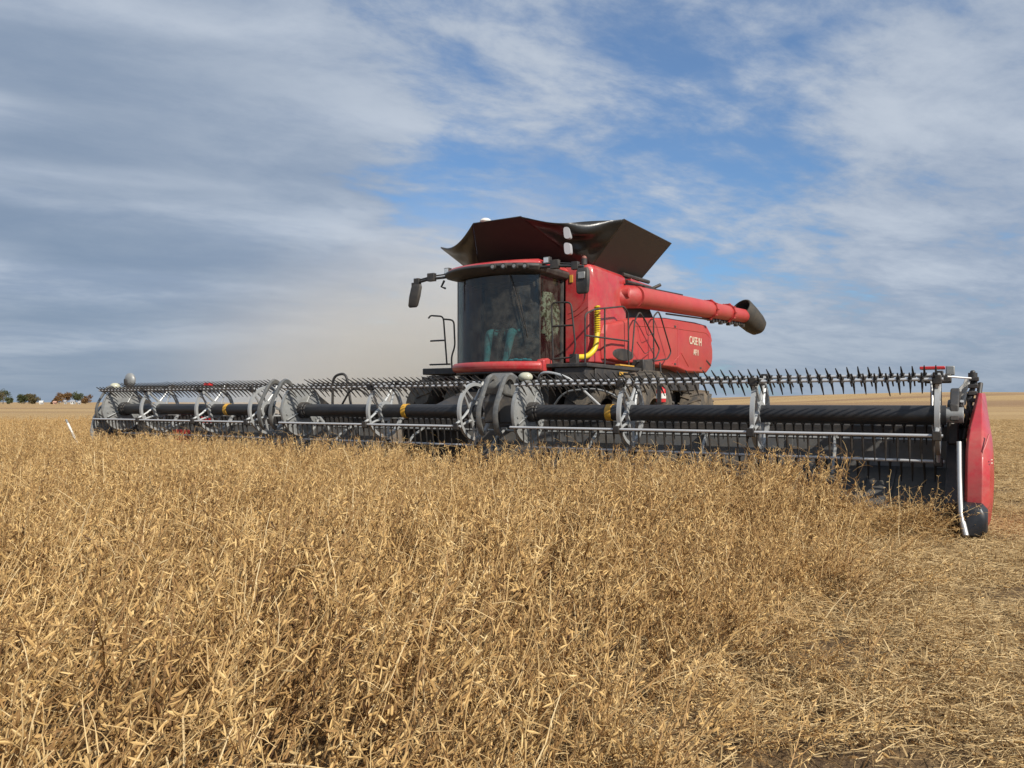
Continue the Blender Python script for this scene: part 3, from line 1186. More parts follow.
m = MB()
m.box(4.28, 4.34, 1.26, 1.29, 1.1, 1.72)
m.box(4.24, 4.38, 1.26, 1.42, 1.425, 1.44)
m.build('extinguisher_bracket', BLACK, header)
# black inner end wall
for sx in (1, -1):
    m = MB()
    prof = [(-.42, .10), (-.46, .36), (-.1, .62), (.5, 1.10), (1.25, 1.22), (1.3, .30), (.4, .12)]
    m.prism_x(prof, sx * 8.29 - .095, sx * 8.29 + .095)
    m.build('end_wall', BLACK, header, .01)
    # moulded outer shield
    m = MB()
    secs = []
    #          z    inner-x  outer-x  front-y  back-y
    for (z, xi, xo, yf, yb) in () if sx < 0 else ((.06, 8.53, 8.60, -.36, .9), (.16, 8.52, 8.63, -.46, 1.3), (.32, 8.50, 8.645, -.58, 1.42), (.385, 8.38, 8.65, -.60, 1.45), (.62, 8.385, 8.66, -.58, 1.5),
                                (.90, 8.39, 8.655, -.49, 1.5), (1.05, 8.40, 8.645, -.36, 1.5), (1.18, 8.42, 8.63, -.12, 1.5), (1.36, 8.46, 8.61, .16, 1.46), (1.50, 8.49, 8.60, .36, 1.4), (1.555, 8.50, 8.59, .46, 1.3)):
        ym = yf + .30
        xs_c = xi + (xo - xi) * .58
        ring = [(xi, yf + .10, z), (xi + .02, yf, z), (xs_c, yf - .02, z), (xo - .05, yf + .05, z), (xo - .005, ym - .05, z), (xo, ym + .2, z), (xo - .01, yb - .1, z), (xo - .05, yb, z), (xi, yb, z)]
        secs.append([(sx * p[0], p[1], p[2]) for p in ring])
    if sx < 0:
        # the far end panel is a plain dark pressed sheet with a rounded front
        m.prism_x([(-.16, .16), (-.26, .45), (-.28, .8), (-.22, 1.1), (-.08, 1.34), (.12, 1.48), (.5, 1.5), (1.3, 1.4), (1.4, .3), (.5, .12)], -8.46, -8.39)
    else:
        m.loft(secs)
    sh = m.build('end_shield', RED if sx > 0 else GREYP, header, .008, 2, 30)
    # raised lip and small pale decals on the shield
    if sx > 0:
        m = MB()
        m.tube([(8.545, -.51, .86), (8.55, -.49, .93), (8.575, -.44, 1.0), (8.605, -.34, 1.10)], .009, 6)
        m.build('shield_crease', RED, sh)
        m = MB()
        for i, q in enumerate((.010, .008)):
            m.hexa([(8.622, -.492, .80 + .035 * i), (8.638, -.472, .80 + .035 * i), (8.634, -.468, .80 + .035 * i), (8.618, -.488, .80 + .035 * i)],
                   [(8.622, -.490, .80 + .035 * i + q), (8.638, -.470, .80 + .035 * i + q), (8.634, -.466, .80 + .035 * i + q), (8.618, -.486, .80 + .035 * i + q)])
        m.build('decal', LETTER, sh)
    if sx < 0:
        continue
    # black divider nose under the shield
    m = MB()
    secs = []
    for (y, xi, xo, z0, z1) in ((-.80, 8.39, 8.55, .06, .30), (-.77, 8.37, 8.575, .05, .35), (-.68, 8.36, 8.59, .04, .385), (-.5, 8.36, 8.595, .05, .40), (-.3, 8.38, 8.595, .06, .38)):
        ring = [(xi, y, z0), (xo - .06, y, z0), (xo, y, z0 + .06), (xo, y, z1 - .07), (xo - .05, y, z1), (xi + .02, y, z1), (xi, y, z1 - .03)]
        secs.append([(sx * p[0], p[1], p[2]) for p in ring])
    m.loft(secs)
    m.build('divider_nose', TUBE_BLACK, header, .012)
    m = MB()
    m.tube(round_path([(sx * 8.33, -.46, 1.02), (sx * 8.335, -.60, .6), (sx * 8.35, -.78, .25), (sx * 8.39, -.84, .09)], .25, 6), .024, 12)
    m.tube([(sx * 8.365, -.79, .20), (sx * 8.395, -.86, .07)], .029, 12)
    m.build('divider_rod', STEEL if sx > 0 else GREYP, header)

# far (machine's right) end of the reel: grey hood and cream lamp on a stalk
m = MB()
m.tube([(-8.1, .4, 1.55), (-8.1, .4, 1.86)], .03, 8)
m.box(-8.3, -7.7, .3, .5, 1.70, 1.80)
m.build('lamp_bracket', BLACK, header, .015)
m = MB()
m.sphere((-8.36, .25, 1.80), .11, 14, 8, (1.1, 1, .85))
m.build('marker_lamp', CREAM, header)
m = MB()
m.sphere((-8.02, .4, 1.95), .17, 16, 10, (1, .5, 1.0))
m.build('lamp_hood', GREYP, header)
m = MB()
m.box(-8.09, -8.0, .28, .34, 1.84, 1.98)
m.build('lamp_core', BLACK, header, .02)
m = MB()
m.box(-5.02, -4.86, .1, .2, 1.79, 1.84)
m.build('red_tag', SIGNRED, header)

# ==================================================================== combine
combine = empty('combine_harvester', (CX, CY, 0), TH)
tag(combine, 'large red combine harvester with glass cab, black flared grain bin and long unloading auger', 'combine harvester')

# ---- chassis, feeder house, underside
m = MB()
m.hexa([(-.75, 1.25, .30), (.75, 1.25, .30), (.8, 4.2, 1.05), (-.8, 4.2, 1.05)], [(-.75, 1.25, 1.10), (.75, 1.25, 1.10), (.8, 4.2, 1.95), (-.8, 4.2, 1.95)])
for x in (-.78, .74):
    m.box(x, x + .04, 1.3, 1.5, .28, 1.25)
m.build('feeder_house', BLACK, combine, .03)
m = MB()
m.box(-1.05, 1.05, 3.7, 12.2, .95, 2.25)
m.box(-1.5, 1.5, 5.9, 12.4, 1.75, 2.4)
m.build('chassis', BLACK, combine, .03)
m = MB()
m.tube([(-2.9, 4.9, 1.08), (2.9, 4.9, 1.08)], .22, 12)
m.box(-1.2, 1.2, 4.55, 5.25, .8, 1.4)
m.build('front_axle', BLACK, combine, .02)
m = MB()
m.tube([(-1.8, 11.0, .9), (1.8, 11.0, .9)], .14, 10)
m.build('rear_axle', BLACK, combine)
m = MB()
m.hexa([(-1.2, 11.6, 1.2), (1.2, 11.6, 1.2), (1.1, 13.0, 1.2), (-1.1, 13.0, 1.2)], [(-1.3, 11.6, 2.3), (1.3, 11.6, 2.3), (1.2, 13.2, 2.0), (-1.2, 13.2, 2.0)])
m.build('straw_chopper', BLACK, combine, .03)


# ---- wheels
def wheel(x, y, r, wid, lugs, rim_r):
    t = MB()
    n = 64
    hw = wid / 2
    prof = [(-hw * .80, rim_r), (-hw * .98, rim_r + .10 * r), (-hw, r * .82), (-hw * .90, r * .93), (-hw * .5, r * .955), (0, r * .96), (hw * .5, r * .955), (hw * .90, r * .93), (hw, r * .82), (hw * .98, rim_r + .10 * r), (hw * .80, rim_r)]
    rings = []
    for k in range(n):
        a = 2 * math.pi * k / n
        rings.append([(x + px_, y + pr * math.cos(a), r + pr * math.sin(a)) for px_, pr in prof])
    rings.append(rings[0])
    t.loft(rings, cap=False, closed=True)
    for k in range(lugs):
        for sgn in (-1, 1):
            a = 2 * math.pi * (k + (.5 if sgn > 0 else 0)) / lugs
            vs = []
            for rr in (r * .93, r):
                for (u, da) in ((.03, .16), (1.0, -.02)):
                    for e in (-.024, .024):
                        aa = a + da + e * (1.0 if rr < r else .75)
                        rad = rr if u < .9 else rr - .03 * r
                        vs.append((x + sgn * hw * u, y + rad * math.cos(aa), r + rad * math.sin(aa)))
            t.add(vs, [(0, 1, 3, 2), (4, 6, 7, 5), (0, 4, 5, 1), (2, 3, 7, 6), (0, 2, 6, 4), (1, 5, 7, 3)])
    o = t.build('wheel', RUBBER, combine)
    m = MB()
    for s in (-1, 1):
        m.ring_x(x + s * hw * .70 - .02, x + s * hw * .70 + .02, y, r, rim_r * .9, rim_r * 1.06, 40)
    m.ring_x(x - hw * .2, x - hw * .1, y, r, .15, rim_r * .95, 40)
    m.cyl_x(x - hw * .3, x + hw * .3, y, r, .2, 20)
    m.build('rim', RIM, o)
    return o


for x in (-2.62, -1.55, 1.55, 2.62):
    wheel(x, 4.95, 1.06, .68, 24, .52)
for x in (-1.85, 1.85):
    wheel(x, 11.0, .90, .62, 20, .40)

# ---- cab: floor, sill, posts, roof, glass
def cab_plan(grow=0.0, front=3.05, side=3.42, back=4.46, hw=1.0, n=12):
    p = []
    for k in range(n + 1):
        t = -1 + 2 * k / n
        p.append((t * (hw + grow), front - grow + (side - front) * (t * t) ** 1.15))
    p.append((hw + grow, back))
    p.append((-hw - grow, back))
    return p


m = MB()
m.prism_z(cab_plan(.03), 2.02, 2.12)
m.build('cab_floor', BLACK, combine, .02)
m = MB()
pl = cab_plan(.07)
secs = []
for (z, g) in ((2.06, .02), (2.10, .08), (2.20, .10), (2.27, .06)):
    secs.append([(q[0], q[1], z) for q in cab_plan(g, back=3.62)])
m.loft(secs)
m.prism_x([(3.36, 2.06), (3.36, 2.30), (3.55, 2.34), (3.72, 2.30), (3.72, 2.06)], .96, 1.14)
m.build('cab_sill', RED, combine, .03, 3)
m = MB()
m.prism_x([(3.60, 2.0), (3.60, 2.28), (4.4, 2.30), (4.4, 2.0)], -1.05, 1.05)
m.build('cab_base', BLACK, combine, .02)
# rear wall of the cab, dark
m = MB()
m.box(-1.0, 1.0, 4.44, 4.50, 2.2, 4.05)
m.box(-.98, .98, 4.0, 4.43, 3.98, 4.03)
m.build('cab_rear_wall', PLASTIC, combine)
m = MB()
for s in (-1, 1):
    m.tube([(s * 1.0, 3.43, 2.26), (s * 1.0, 3.43, 4.05)], .018, 8)
    m.tube([(s * 1.0, 4.38, 2.26), (s * 1.0, 4.42, 4.05)], .04, 8)
m.build('cab_post', BLACK, combine)


def glass_sheet(pts, z0, z1, th=.012):
    g = MB()
    rings = []
    for (x, y) in pts:
        rings.append([(x, y, z0), (x, y, z1)])
    n = len(pts)
    vs = [(x, y, z0) for x, y in pts] + [(x, y, z1) for x, y in pts]
    g.add(vs, [(i, i + 1, n + i + 1, n + i) for i in range(n - 1)])
    return g


front_pts = cab_plan(0.0)[:13]
glass_sheet(front_pts, 2.26, 4.05).build('windshield', GLASS, combine, fix=True)
for s in (-1, 1):
    g = glass_sheet([(s * 1.0, 3.45), (s * 1.0, 4.38)], 2.26, 4.05)
    g.build('side_window', GLASS if s > 0 else GLASS_DARK, combine)
m = MB()
m.tube([(.52, 3.08, 4.0), (.66, 3.09, 3.55), (.80, 3.16, 2.95)], .014, 6)
m.tube([(.70, 3.12, 3.6), (.86, 3.20, 2.75)], .010, 6)
m.build('wiper', FINGER, combine)

m = MB()
secs = []
for (z, g, fr) in ((4.03, .02, 2.98), (4.06, .12, 2.90), (4.15, .16, 2.84), (4.205, .14, 2.86)):
    secs.append([(q[0], q[1], z) for q in cab_plan(g, front=fr, side=3.30, back=4.52, n=16)])
m.loft(secs)
roof = m.build('cab_roof', PLASTIC, combine, .02, 2)
m = MB()
secs = []
for (z, g, fr) in ((4.21, .12, 2.93), (4.258, .105, 2.97), (4.315, .04, 3.13), (4.34, -.2, 3.4)):
    secs.append([(q[0], q[1], z) for q in cab_plan(g, front=fr, side=3.34, back=4.52, n=16)])
m.loft(secs)
m.build('roof_cap', RED, roof, .015, 2)
for x in (.34, .55, .75, .93):
    m = MB()
    yy = 2.83 + .46 * (abs(x) / 1.16) ** 2.3
    yy -= .13
    m.tube([(x, yy + .16, 4.135), (x, yy - .03, 4.13)], .06, 14)
    lb = m.build('headlight', BLACK, roof)
    MB().tube([(x, yy - .028, 4.13), (x, yy - .036, 4.13)], .036, 14).build('lens', GREYP, lb)
for s in (-1, 1):
    m = MB()
    m.box(s * 1.22 - .07, s * 1.22 + .07, 3.30, 3.42, 4.20, 4.34)
    lb = m.build('work_light', BLACK, roof, .015)
    MB().box(s * 1.22 - .05, s * 1.22 + .05, 3.285, 3.298, 4.22, 4.32).build('lens', LENS, lb)
m = MB()
m.tube([(1.72, 4.0, 4.24), (1.72, 4.0, 4.36)], .06, 12)
bc = m.build('beacon', BLACK, roof)
MB().sphere((1.72, 4.0, 4.37), .055, 12, 8).build('beacon_lens', mat('beacon_red', (0.20, 0.03, 0.025), 0.4, 0, 0.3), bc)
# gps dome on the bin front edge
m = MB()
m.sphere((-.36, 3.52, 5.28), .12, 16, 8, (1, 1, .55))
m.build('antenna_dome', WHITE, combine)

# mirrors
for s in (-1, 1):
    m = MB()
    m.tube([(s * 1.08, 3.22, 4.12), (s * 1.55, 3.14, 4.10), (s * 2.0 + (.1 if s > 0 else 0), 3.2, 4.05)], .03, 8)
    m.tube([(s * 1.08, 3.30, 4.20), (s * 1.5, 3.2, 4.17), (s * 2.0, 3.2, 4.10)], .018, 6)
    m.box(s * 1.50 - .09, s * 1.50 + .09, 3.10, 3.2, 4.05, 4.22)
    m.box(s * 1.92 - .07, s * 1.92 + .07, 3.14, 3.24, 4.0, 4.15)
    if s < 0:
        m.tube([(-1.20, 3.2, 4.05), (-1.28, 3.2, 3.92), (-1.18, 3.22, 3.88)], .025, 6)
        m.box(-2.05, -1.96, 3.14, 3.22, 3.9, 4.06)
    mir = m.build('mirror', BLACK, combine, .006)
    m = MB()
    x = s * 1.97 if s < 0 else 2.09
    tl = .06 * (1 if s < 0 else .2)
    rings = []
    for (z, hw_, t_) in ((3.52, .10, .03), (3.56, .135, .05), (3.75, .15, .06), (3.95, .145, .055), (4.02, .11, .03)):
        cx_ = x + tl * (z - 3.75) * (4 if s < 0 else 1)
        rings.append([(cx_ - hw_, 3.17, z), (cx_ - hw_ * .8, 3.17 - t_, z), (cx_ + hw_ * .8, 3.17 - t_, z), (cx_ + hw_, 3.17, z), (cx_ + hw_ * .8, 3.17 + t_ * .6, z), (cx_ - hw_ * .8, 3.17 + t_ * .6, z)])
    m.loft(rings)
    m.build('mirror_head', PLASTIC, mir, .01)
MB().box(2.02, 2.17, 3.085, 3.105, 3.80, 3.93).build('mirror_lamp', GREYP, mir, .01)

# cab furniture
m = MB()
m.box(-.28, .34, 3.95, 4.45, 2.62, 2.80)
m.hexa([(-.26, 4.30, 2.75), (.32, 4.30, 2.75), (.32, 4.42, 2.75), (-.26, 4.42, 2.75)], [(-.22, 4.34, 3.58), (.28, 4.34, 3.58), (.28, 4.43, 3.58), (-.22, 4.43, 3.58)])
m.tube([(.03, 4.2, 2.12), (.03, 4.2, 2.63)], .1, 10)
m.box(.42, .62, 3.85, 4.4, 2.78, 2.92)
m.build('driver_seat', SEATM, combine, .05, 3)
m = MB()
m.tube([(.0, 3.38, 2.12), (.02, 3.50, 2.75), (.02, 3.62, 3.0)], .04, 8)
n = 24
pts = [(.02 + .19 * math.cos(6.2832 * k / n), 3.62 + .19 * math.sin(6.2832 * k / n) * .85, 3.01 + .19 * math.sin(6.2832 * k / n) * .5) for k in range(n + 1)]
m.tube(pts, .016, 6)
m.build('steering_wheel', BLACK, combine)
m = MB()
m.box(.66, .74, 3.55, 3.62, 2.95, 3.25)
m.tube([(.7, 3.9, 2.9), (.7, 3.62, 3.0)], .015, 6)
m.build('monitor', BLACK, combine, .01)
m = MB()
for k in range(5):
    m.sphere((.42 + .09 * k, 3.30 + .02 * k, 2.30 + .012 * (k % 2)), .055, 8, 6, (1.3, 1, .6))
m.build('blue_cloth', BLUEC, combine)

# ---- grain tank shoulders (red) beside and behind the cab
for s in (1, -1):
    m = MB()
    prof = [(1.04, 4.46), (1.58, 4.48), (1.67, 4.56), (1.70, 4.75), (1.70, 6.25), (1.04, 6.25)]
    secs = []
    for (z, g, yb) in ((2.28, 0, 6.25), (3.0, 0, 6.25), (3.35, .0, 6.28), (4.05, 0, 6.3), (4.28, -.02, 6.28), (4.36, -.10, 6.2)):
        secs.append([(s * (q[0] + (g if q[0] > 1.2 else 0)), min(q[1] - (g * .3 if q[1] < 5 else 0), yb), z) for q in prof])
    m.loft(secs)
    tk = m.build('tank_shoulder', RED, combine, .03, 3)
    if s > 0:
        # pressed outline and creases of the front panel
        m = MB()
        m.tube(round_path([(1.12, 4.462, 3.32), (1.34, 4.462, 3.40), (1.54, 4.462, 3.62), (1.56, 4.462, 4.2)], .1, 5), .008, 5)
        m.tube(round_path([(1.10, 4.462, 3.20), (1.32, 4.462, 3.27), (1.58, 4.475, 3.45)], .1, 5), .008, 5)
        m.build('panel_crease', RED, tk)
        MB().box(1.16, 1.235, 4.445, 4.465, 3.98, 4.14).build('amber_reflector', ORANGE, tk, .004)
# tank body behind
m = MB()
secs = []
for (z, hw_, y0, y1) in ((2.3, 1.5, 4.8, 8.8), (3.3, 1.55, 4.8, 8.8), (4.1, 1.50, 4.86, 7.9), (4.42, 1.46, 4.9, 7.6)):
    secs.append([(-hw_, y0, z), (hw_, y0, z), (hw_, y1, z), (-hw_, y1, z)])
m.loft(secs)
m.build('grain_tank', BLACK, combine, .03)
# frame rail along the top of the tank
m = MB()
m.tube([(1.62, 6.2, 4.37), (1.66, 7.75, 4.40)], .05, 8)
m.tube([(1.78, 6.1, 4.18), (1.80, 7.75, 4.23)], .035, 8)
m.tube([(1.80, 7.7, 4.23), (1.95, 7.82, 4.32)], .04, 8)
m.build('tank_rail', BLACK, combine)
m = MB()
m.box(1.66, 1.80, 6.3, 7.6, 4.20, 4.27)
m.build('tank_trim', RED, combine, .01)

# ---- flared grain bin extension: rigid panels and soft corners
ZB, ZT = 4.40, 5.24


def slab(q, th, nrm):
    n_ = Vector(nrm).normalized() * th
    m = MB()
    m.hexa(q, [tuple(Vector(p) + n_) for p in q])
    return m


ext = slab([(1.50, 4.92, ZB), (1.50, 7.55, ZB), (2.30, 7.62, ZT + .02), (2.30, 4.72, ZT)], .03, (-.7, 0, .7)).build('bin_side_panel', BINPANEL, combine, .008)
slab([(-1.50, 4.92, ZB), (-1.50, 7.55, ZB), (-2.30, 7.62, ZT), (-2.30, 4.55, ZT - .14)], .03, (.7, 0, .7)).build('bin_side_panel', BINPANEL, combine, .008)
slab([(-1.36, 4.84, ZB - .06), (1.36, 4.84, ZB - .06), (.56, 3.42, ZT), (-.62, 3.42, ZT)], .03, (0, .6, .7)).build('bin_front_panel', BININSIDE, combine, .008)
slab([(-1.40, 7.6, ZB), (1.40, 7.6, ZB), (1.7, 8.1, ZT), (-1.7, 8.1, ZT)], .03, (0, -.8, .5)).build('bin_rear_panel', BINPANEL, combine, .008)


def tarp(A0, A1, B0, B1, name='bin_corner_tarp', sag=.10, fold=.03, seed=0):
    """soft corner between two panel edges; A0>A1 bottom to top of one edge, B0>B1 the other; top edge sags"""
    nu, nv = 28, 14
    A0, A1, B0, B1 = map(Vector, (A0, A1, B0, B1))
    nrm = (B1 - A1).cross(A0 - A1).normalized()
    m = MB()
    vs = []
    for j in range(nv + 1):
        v = j / nv
        for i in range(nu + 1):
            u = i / nu
            p = (A0.lerp(A1, v)).lerp(B0.lerp(B1, v), u)
            bell = math.sin(math.pi * u)
            p = p + Vector((0, 0, -sag * bell * v))
            amp = fold * bell * (.4 + v)
            p = p + nrm * (amp * (math.sin(9 * v + 5 * u + seed) + .6 * math.sin(17 * v - 7 * u + seed * 2) - .8))
            vs.append(p)
    w_ = nu + 1
    fs = [(j * w_ + i, j * w_ + i + 1, (j + 1) * w_ + i + 1, (j + 1) * w_ + i) for j in range(nv) for i in range(nu)]
    m.add(vs, fs)
    o = m.build(name, FABRIC, combine, angle=170)
    md = o.modifiers.new('cloth_thickness', 'SOLIDIFY')
    md.thickness = .012
    md.offset = 0
    return o


t1 = tarp((1.36, 4.84, ZB - .06), (.56, 3.42, ZT), (1.50, 4.92, ZB), (2.30, 4.72, ZT), seed=.6, sag=.07, fold=.06)
t2 = tarp((-1.36, 4.84, ZB - .06), (-.62, 3.42, ZT), (-1.50, 4.92, ZB), (-2.30, 4.55, ZT - .14), seed=2.1, sag=.20, fold=.02)
tarp((1.40, 7.6, ZB), (1.7, 8.1, ZT), (1.50, 7.55, ZB), (2.30, 7.62, ZT + .02), seed=1.1, sag=.05)
tarp((-1.40, 7.6, ZB), (-1.7, 8.1, ZT), (-1.50, 7.55, ZB), (-2.30, 7.62, ZT), seed=3.1, sag=.05)
for (a, b, z) in ((1.33, 3.93, 4.93), (1.31, 3.99, 4.62)):
    m = MB()
    ring0, ring1 = [], []
    for k in range(24):
        t = 2 * math.pi * k / 24
        ux = .055 * math.copysign(abs(math.cos(t)) ** .6, math.cos(t))
        uz = .115 * math.copysign(abs(math.sin(t)) ** .6, math.sin(t))
        ring0.append((a + ux, b + .05 + ux * .55 - uz * .2, z + uz))
        ring1.append((a + ux, b + .16 + ux * .55 - uz * .2, z + uz))
    m.loft([ring0, ring1])
    m.build('reflector_pad', REFLECT, t1)

# ---- red side shields
for s in (1, -1):
    prof = [(4.85, 2.36), (4.78, 2.9), (4.95, 3.12), (6.5, 3.40), (8.6, 3.60), (11.0, 3.70), (12.1, 3.70), (12.55, 3.50), (12.70, 3.30), (12.62, 3.22), (12.74, 3.0), (12.74, 2.75), (12.6, 2.52), (12.1, 2.30), (10.2, 2.26), (9.4, 2.34), (8.8, 2.34), (7.0, 2.34), (5.9, 2.32)]
    cyy = sum(p[0] for p in prof) / len(prof)
    czz = sum(p[1] for p in prof) / len(prof)
    secs = []
    for (x, sc_) in ((1.50, 1.0), (1.72, 1.0), (1.80, .985), (1.84, .94)):
        secs.append([(s * x, cyy + (p[0] - cyy) * sc_, czz + (p[1] - czz) * sc_) for p in prof])
    m = MB()
    m.loft(secs)
    ss = m.build('side_shield', RED_DUSTY, combine, .02, 3, 30)
    m = MB()
    m.box(s * 1.842 - .004, s * 1.842 + .004, 9.42, 9.45, 2.42, 3.50)
    m.tube([(s * 1.842, 9.0, 2.45), (s * 1.842, 9.7, 2.75), (s * 1.842, 10.3, 2.42)], .010, 5)
    m.tube([(s * 1.842, 6.4, 3.20), (s * 1.842, 8.8, 3.36), (s * 1.842, 11.9, 3.46), (s * 1.835, 12.3, 3.36)], .010, 5)
    m.box(s * 1.842 - .004, s * 1.842 + .004, 6.62, 6.645, 2.42, 3.18)
    m.build('shield_seam', RED, ss)
    for (yy, zz) in ((7.6, 2.44), (9.2, 2.44), (11.4, 2.42), (9.2, 3.42)):
        MB().box(s * 1.845 - .006, s * 1.845 + .006, yy - .07, yy + .07, zz - .025, zz + .025).build('panel_latch', BLACK, ss, .004)
    if s > 0:
        m = MB()
        m.tube([(1.83, 11.95, 2.66), (1.83, 12.35, 2.54)], .035, 6)
        m.build('shield_latch', BLACK, ss)
        # dark oval intake grille low on the panel
        m = MB()
        rings = []
        for (q, x) in ((1.0, 1.835), (.9, 1.85)):
            rings.append([(x, 5.75 + .62 * q * math.cos(6.2832 * k / 28), 2.50 + .14 * q * math.sin(6.2832 * k / 28)) for k in range(28)])
        m.loft(rings)
        m.build('intake_grille', BLACK, ss)
        # lettering on the panel, reading towards the rear
        for (txt, yy, zz, size) in (('CASE IH', 10.36, 3.05, .31), ('AF11', 10.72, 2.76, .23)):
            cu = bpy.data.curves.new('lettering', 'FONT')
            cu.body = txt
            cu.size = size
            cu.extrude = .004
            cu.offset = .003
            tmp = bpy.data.objects.new('lettering', cu)
            COL.objects.link(tmp)
            dg = bpy.context.evaluated_depsgraph_get()
            me = bpy.data.meshes.new_from_object(tmp.evaluated_get(dg))
            bpy.data.objects.remove(tmp)
            me.materials.clear()
            me.materials.append(LETTER)
            to = bpy.data.objects.new('lettering', me)
            COL.objects.link(to)
            to.parent = ss
            to.matrix_local = Matrix.Translation((1.848, yy, zz)) @ Matrix(((0, 0, 1, 0), (1, 0, 0, 0), (0, 1, 0, 0), (0, 0, 0, 1)))
# engine deck between the shields
m = MB()
m.box(-1.5, 1.5, 7.9, 12.3, 2.3, 3.5)
m.build('engine_deck', BLACK, combine, .03)

# ---- unloading auger
AU0, AU1 = Vector((1.86, 6.35, 3.86)), Vector((2.05, 15.75, 4.30))
ad = (AU1 - AU0).normalized()
m = MB()
m.tube([AU0, AU0 + ad * 5.4], .245, 28)
m.tube([AU0 + ad * 5.4, AU0 + ad * 7.2], .235, 28)
m.tube([AU0 + ad * 7.2, AU1], .22, 28)
aug = m.build('unloading_auger', RED_DUSTY, combine)
m = MB()
m.tube([(1.20, 5.98, 3.72), (1.5, 6.05, 3.80), (1.72, 6.20, 3.85), AU0 + ad * .25], [.27, .275, .268, .258], 24)
m.tube([(1.66, 6.02, 3.90), (1.88, 6.02, 3.90)], .11, 16)
m.build('auger_elbow', RED, aug)
for q in (5.4, 7.2):
    c = AU0 + ad * q
    m = MB()
    m.tube([c - ad * .05, c + ad * .05], .285, 28)
    for k in range(10):
        a = 6.2832 * k / 10
        p = c + Vector((math.cos(a), 0, math.sin(a))) * .285
        m.tube([p - ad * .08, p + ad * .08], .022, 6)
    m.build('flange', RED_DUSTY, aug)
m = MB()
for k in range(14):
    q = 5.5 + k * .27
    p = AU0 + ad * q + Vector((-.02, 0, -.26 - .04 * math.sin(k * 2.1)))
    m.box(p.x - .05, p.x + .06, p.y - .06, p.y + .07, p.z - .05 - .03 * (k % 3), p.z + .04)
m.tube([AU0 + ad * 2.0 + Vector((0, 0, -.29)), AU0 + ad * 9.2 + Vector((0, 0, -.27))], .025, 6)
m.build('hydraulic_line', BLACK, aug, .008)
m = MB()
m.tube([AU0 + ad * .6 + Vector((0, 0, .26)), AU0 + ad * 3.2 + Vector((0, 0, .27))], .02, 6)
m.build('conduit', BLACK, aug)
# rubber spout: open mouth up and forward, closed toe hanging down behind
m = MB()
tip = AU1
ax = Vector((.42, .72, -.55)).normalized()
c0 = tip + Vector((-.14, -.30, .22))
side = Vector((1, 0, 0))
upv = ax.cross(side).normalized()
side = upv.cross(ax).normalized()
rings = []
prf = [(0.0, .40), (.03, .42), (.4, .41), (.80, .37), (1.02, .31), (1.14, .18)]
for (q, r) in prf:
    rings.append([c0 + ax * q + (side * math.cos(6.2832 * k / 32) + upv * math.sin(6.2832 * k / 32)) * r for k in range(32)])
inner = []
for (q, r) in ((.8, .30), (.4, .37), (0.0, .375)):
    inner.append([c0 + ax * q + (side * math.cos(6.2832 * k / 32) + upv * math.sin(6.2832 * k / 32)) * r for k in range(32)])
m.loft(list(reversed(rings)) + list(reversed(inner)))
m.build('rubber_spout', mat('spout_rubber', (0.030, 0.028, 0.025), 0.7, 0, 0.45, (0.11, 0.085, 0.055), 3.0), aug, 0, 2, 60)

# ---- platform, handrails, ladder
m = MB()
m.box(1.06, 2.05, 3.45, 6.4, 2.14, 2.22)
m.box(1.10, 2.02, 3.9, 6.2, 1.80, 2.14)
m.box(1.3, 1.98, 3.5, 4.0, 1.9, 2.14)
m.build('platform', BLACK, combine, .015)
MB().box(1.94, 2.06, 5.05, 5.85, 2.225, 2.255).build('amber_strip', ORANGE, combine, .004)
MB().box(2.055, 2.075, 5.0, 5.45, 2.02, 2.09).build('amber_marker', ORANGE, combine, .004)
m = MB()
m.box(1.8, 2.1, 6.3, 6.9, 2.16, 2.42)
m.build('tool_box', PLASTIC, combine, .02)


def rail(paths, name='handrail', r=.019):
    m = MB()
    for p in paths:
        m.tube(round_path(p, .1, 4), r, 8)
    return m.build(name, BLACK, combine)


rail([[(1.22, 3.6, 2.22), (1.18, 3.6, 3.46), (1.62, 3.6, 3.44), (1.66, 3.6, 3.1), (1.72, 3.6, 2.55), (1.66, 3.6, 2.34), (1.22, 3.6, 2.32)], [(1.2, 3.6, 2.98), (1.68, 3.6, 2.98)]])
rail([[(1.95, 3.56, 2.2), (1.95, 3.56, 3.18), (1.95, 4.0, 3.32), (1.95, 5.5, 3.54), (1.95, 5.76, 3.42), (1.95, 5.80, 2.2)], [(1.95, 3.58, 2.76), (1.95, 5.78, 2.80)], [(1.95, 4.5, 2.2), (1.95, 4.5, 3.38)]])
rail([[(2.0, 5.84, 2.40), (2.0, 6.02, 3.28), (2.0, 6.30, 3.50), (2.0, 6.62, 3.36), (2.0, 7.62, 2.72), (2.0, 7.36, 2.48), (2.0, 6.1, 2.36)]])
rail([[(2.0, 7.23, 2.0), (2.0, 7.20, 3.48), (2.0, 7.52, 3.64), (2.0, 7.72, 3.5), (2.0, 8.44, 2.70), (2.0, 8.18, 2.52), (2.0, 7.22, 2.42)]])
rail([[(2.02, 6.5, 3.35), (2.02, 6.75, 2.98), (2.02, 7.2, 3.1)], [(2.02, 6.1, 2.8), (2.02, 6.6, 2.55), (2.02, 7.2, 2.75)]], 'chain', .008)
rail([[(-1.64, 3.9, 2.28), (-1.74, 3.9, 3.38), (-2.10, 3.9, 3.42), (-2.16, 3.9, 3.36)], [(-1.70, 3.9, 2.84), (-2.10, 3.9, 2.84)], [(-1.74, 3.9, 3.32), (-1.45, 3.9, 3.28), (-1.42, 3.9, 2.7), (-1.52, 3.9, 2.45), (-1.5, 3.9, 2.2)]])
m = MB()
m.box(-2.10, -1.05, 3.6, 4.6, 2.06, 2.2)
m.build('platform', BLACK, combine, .015)
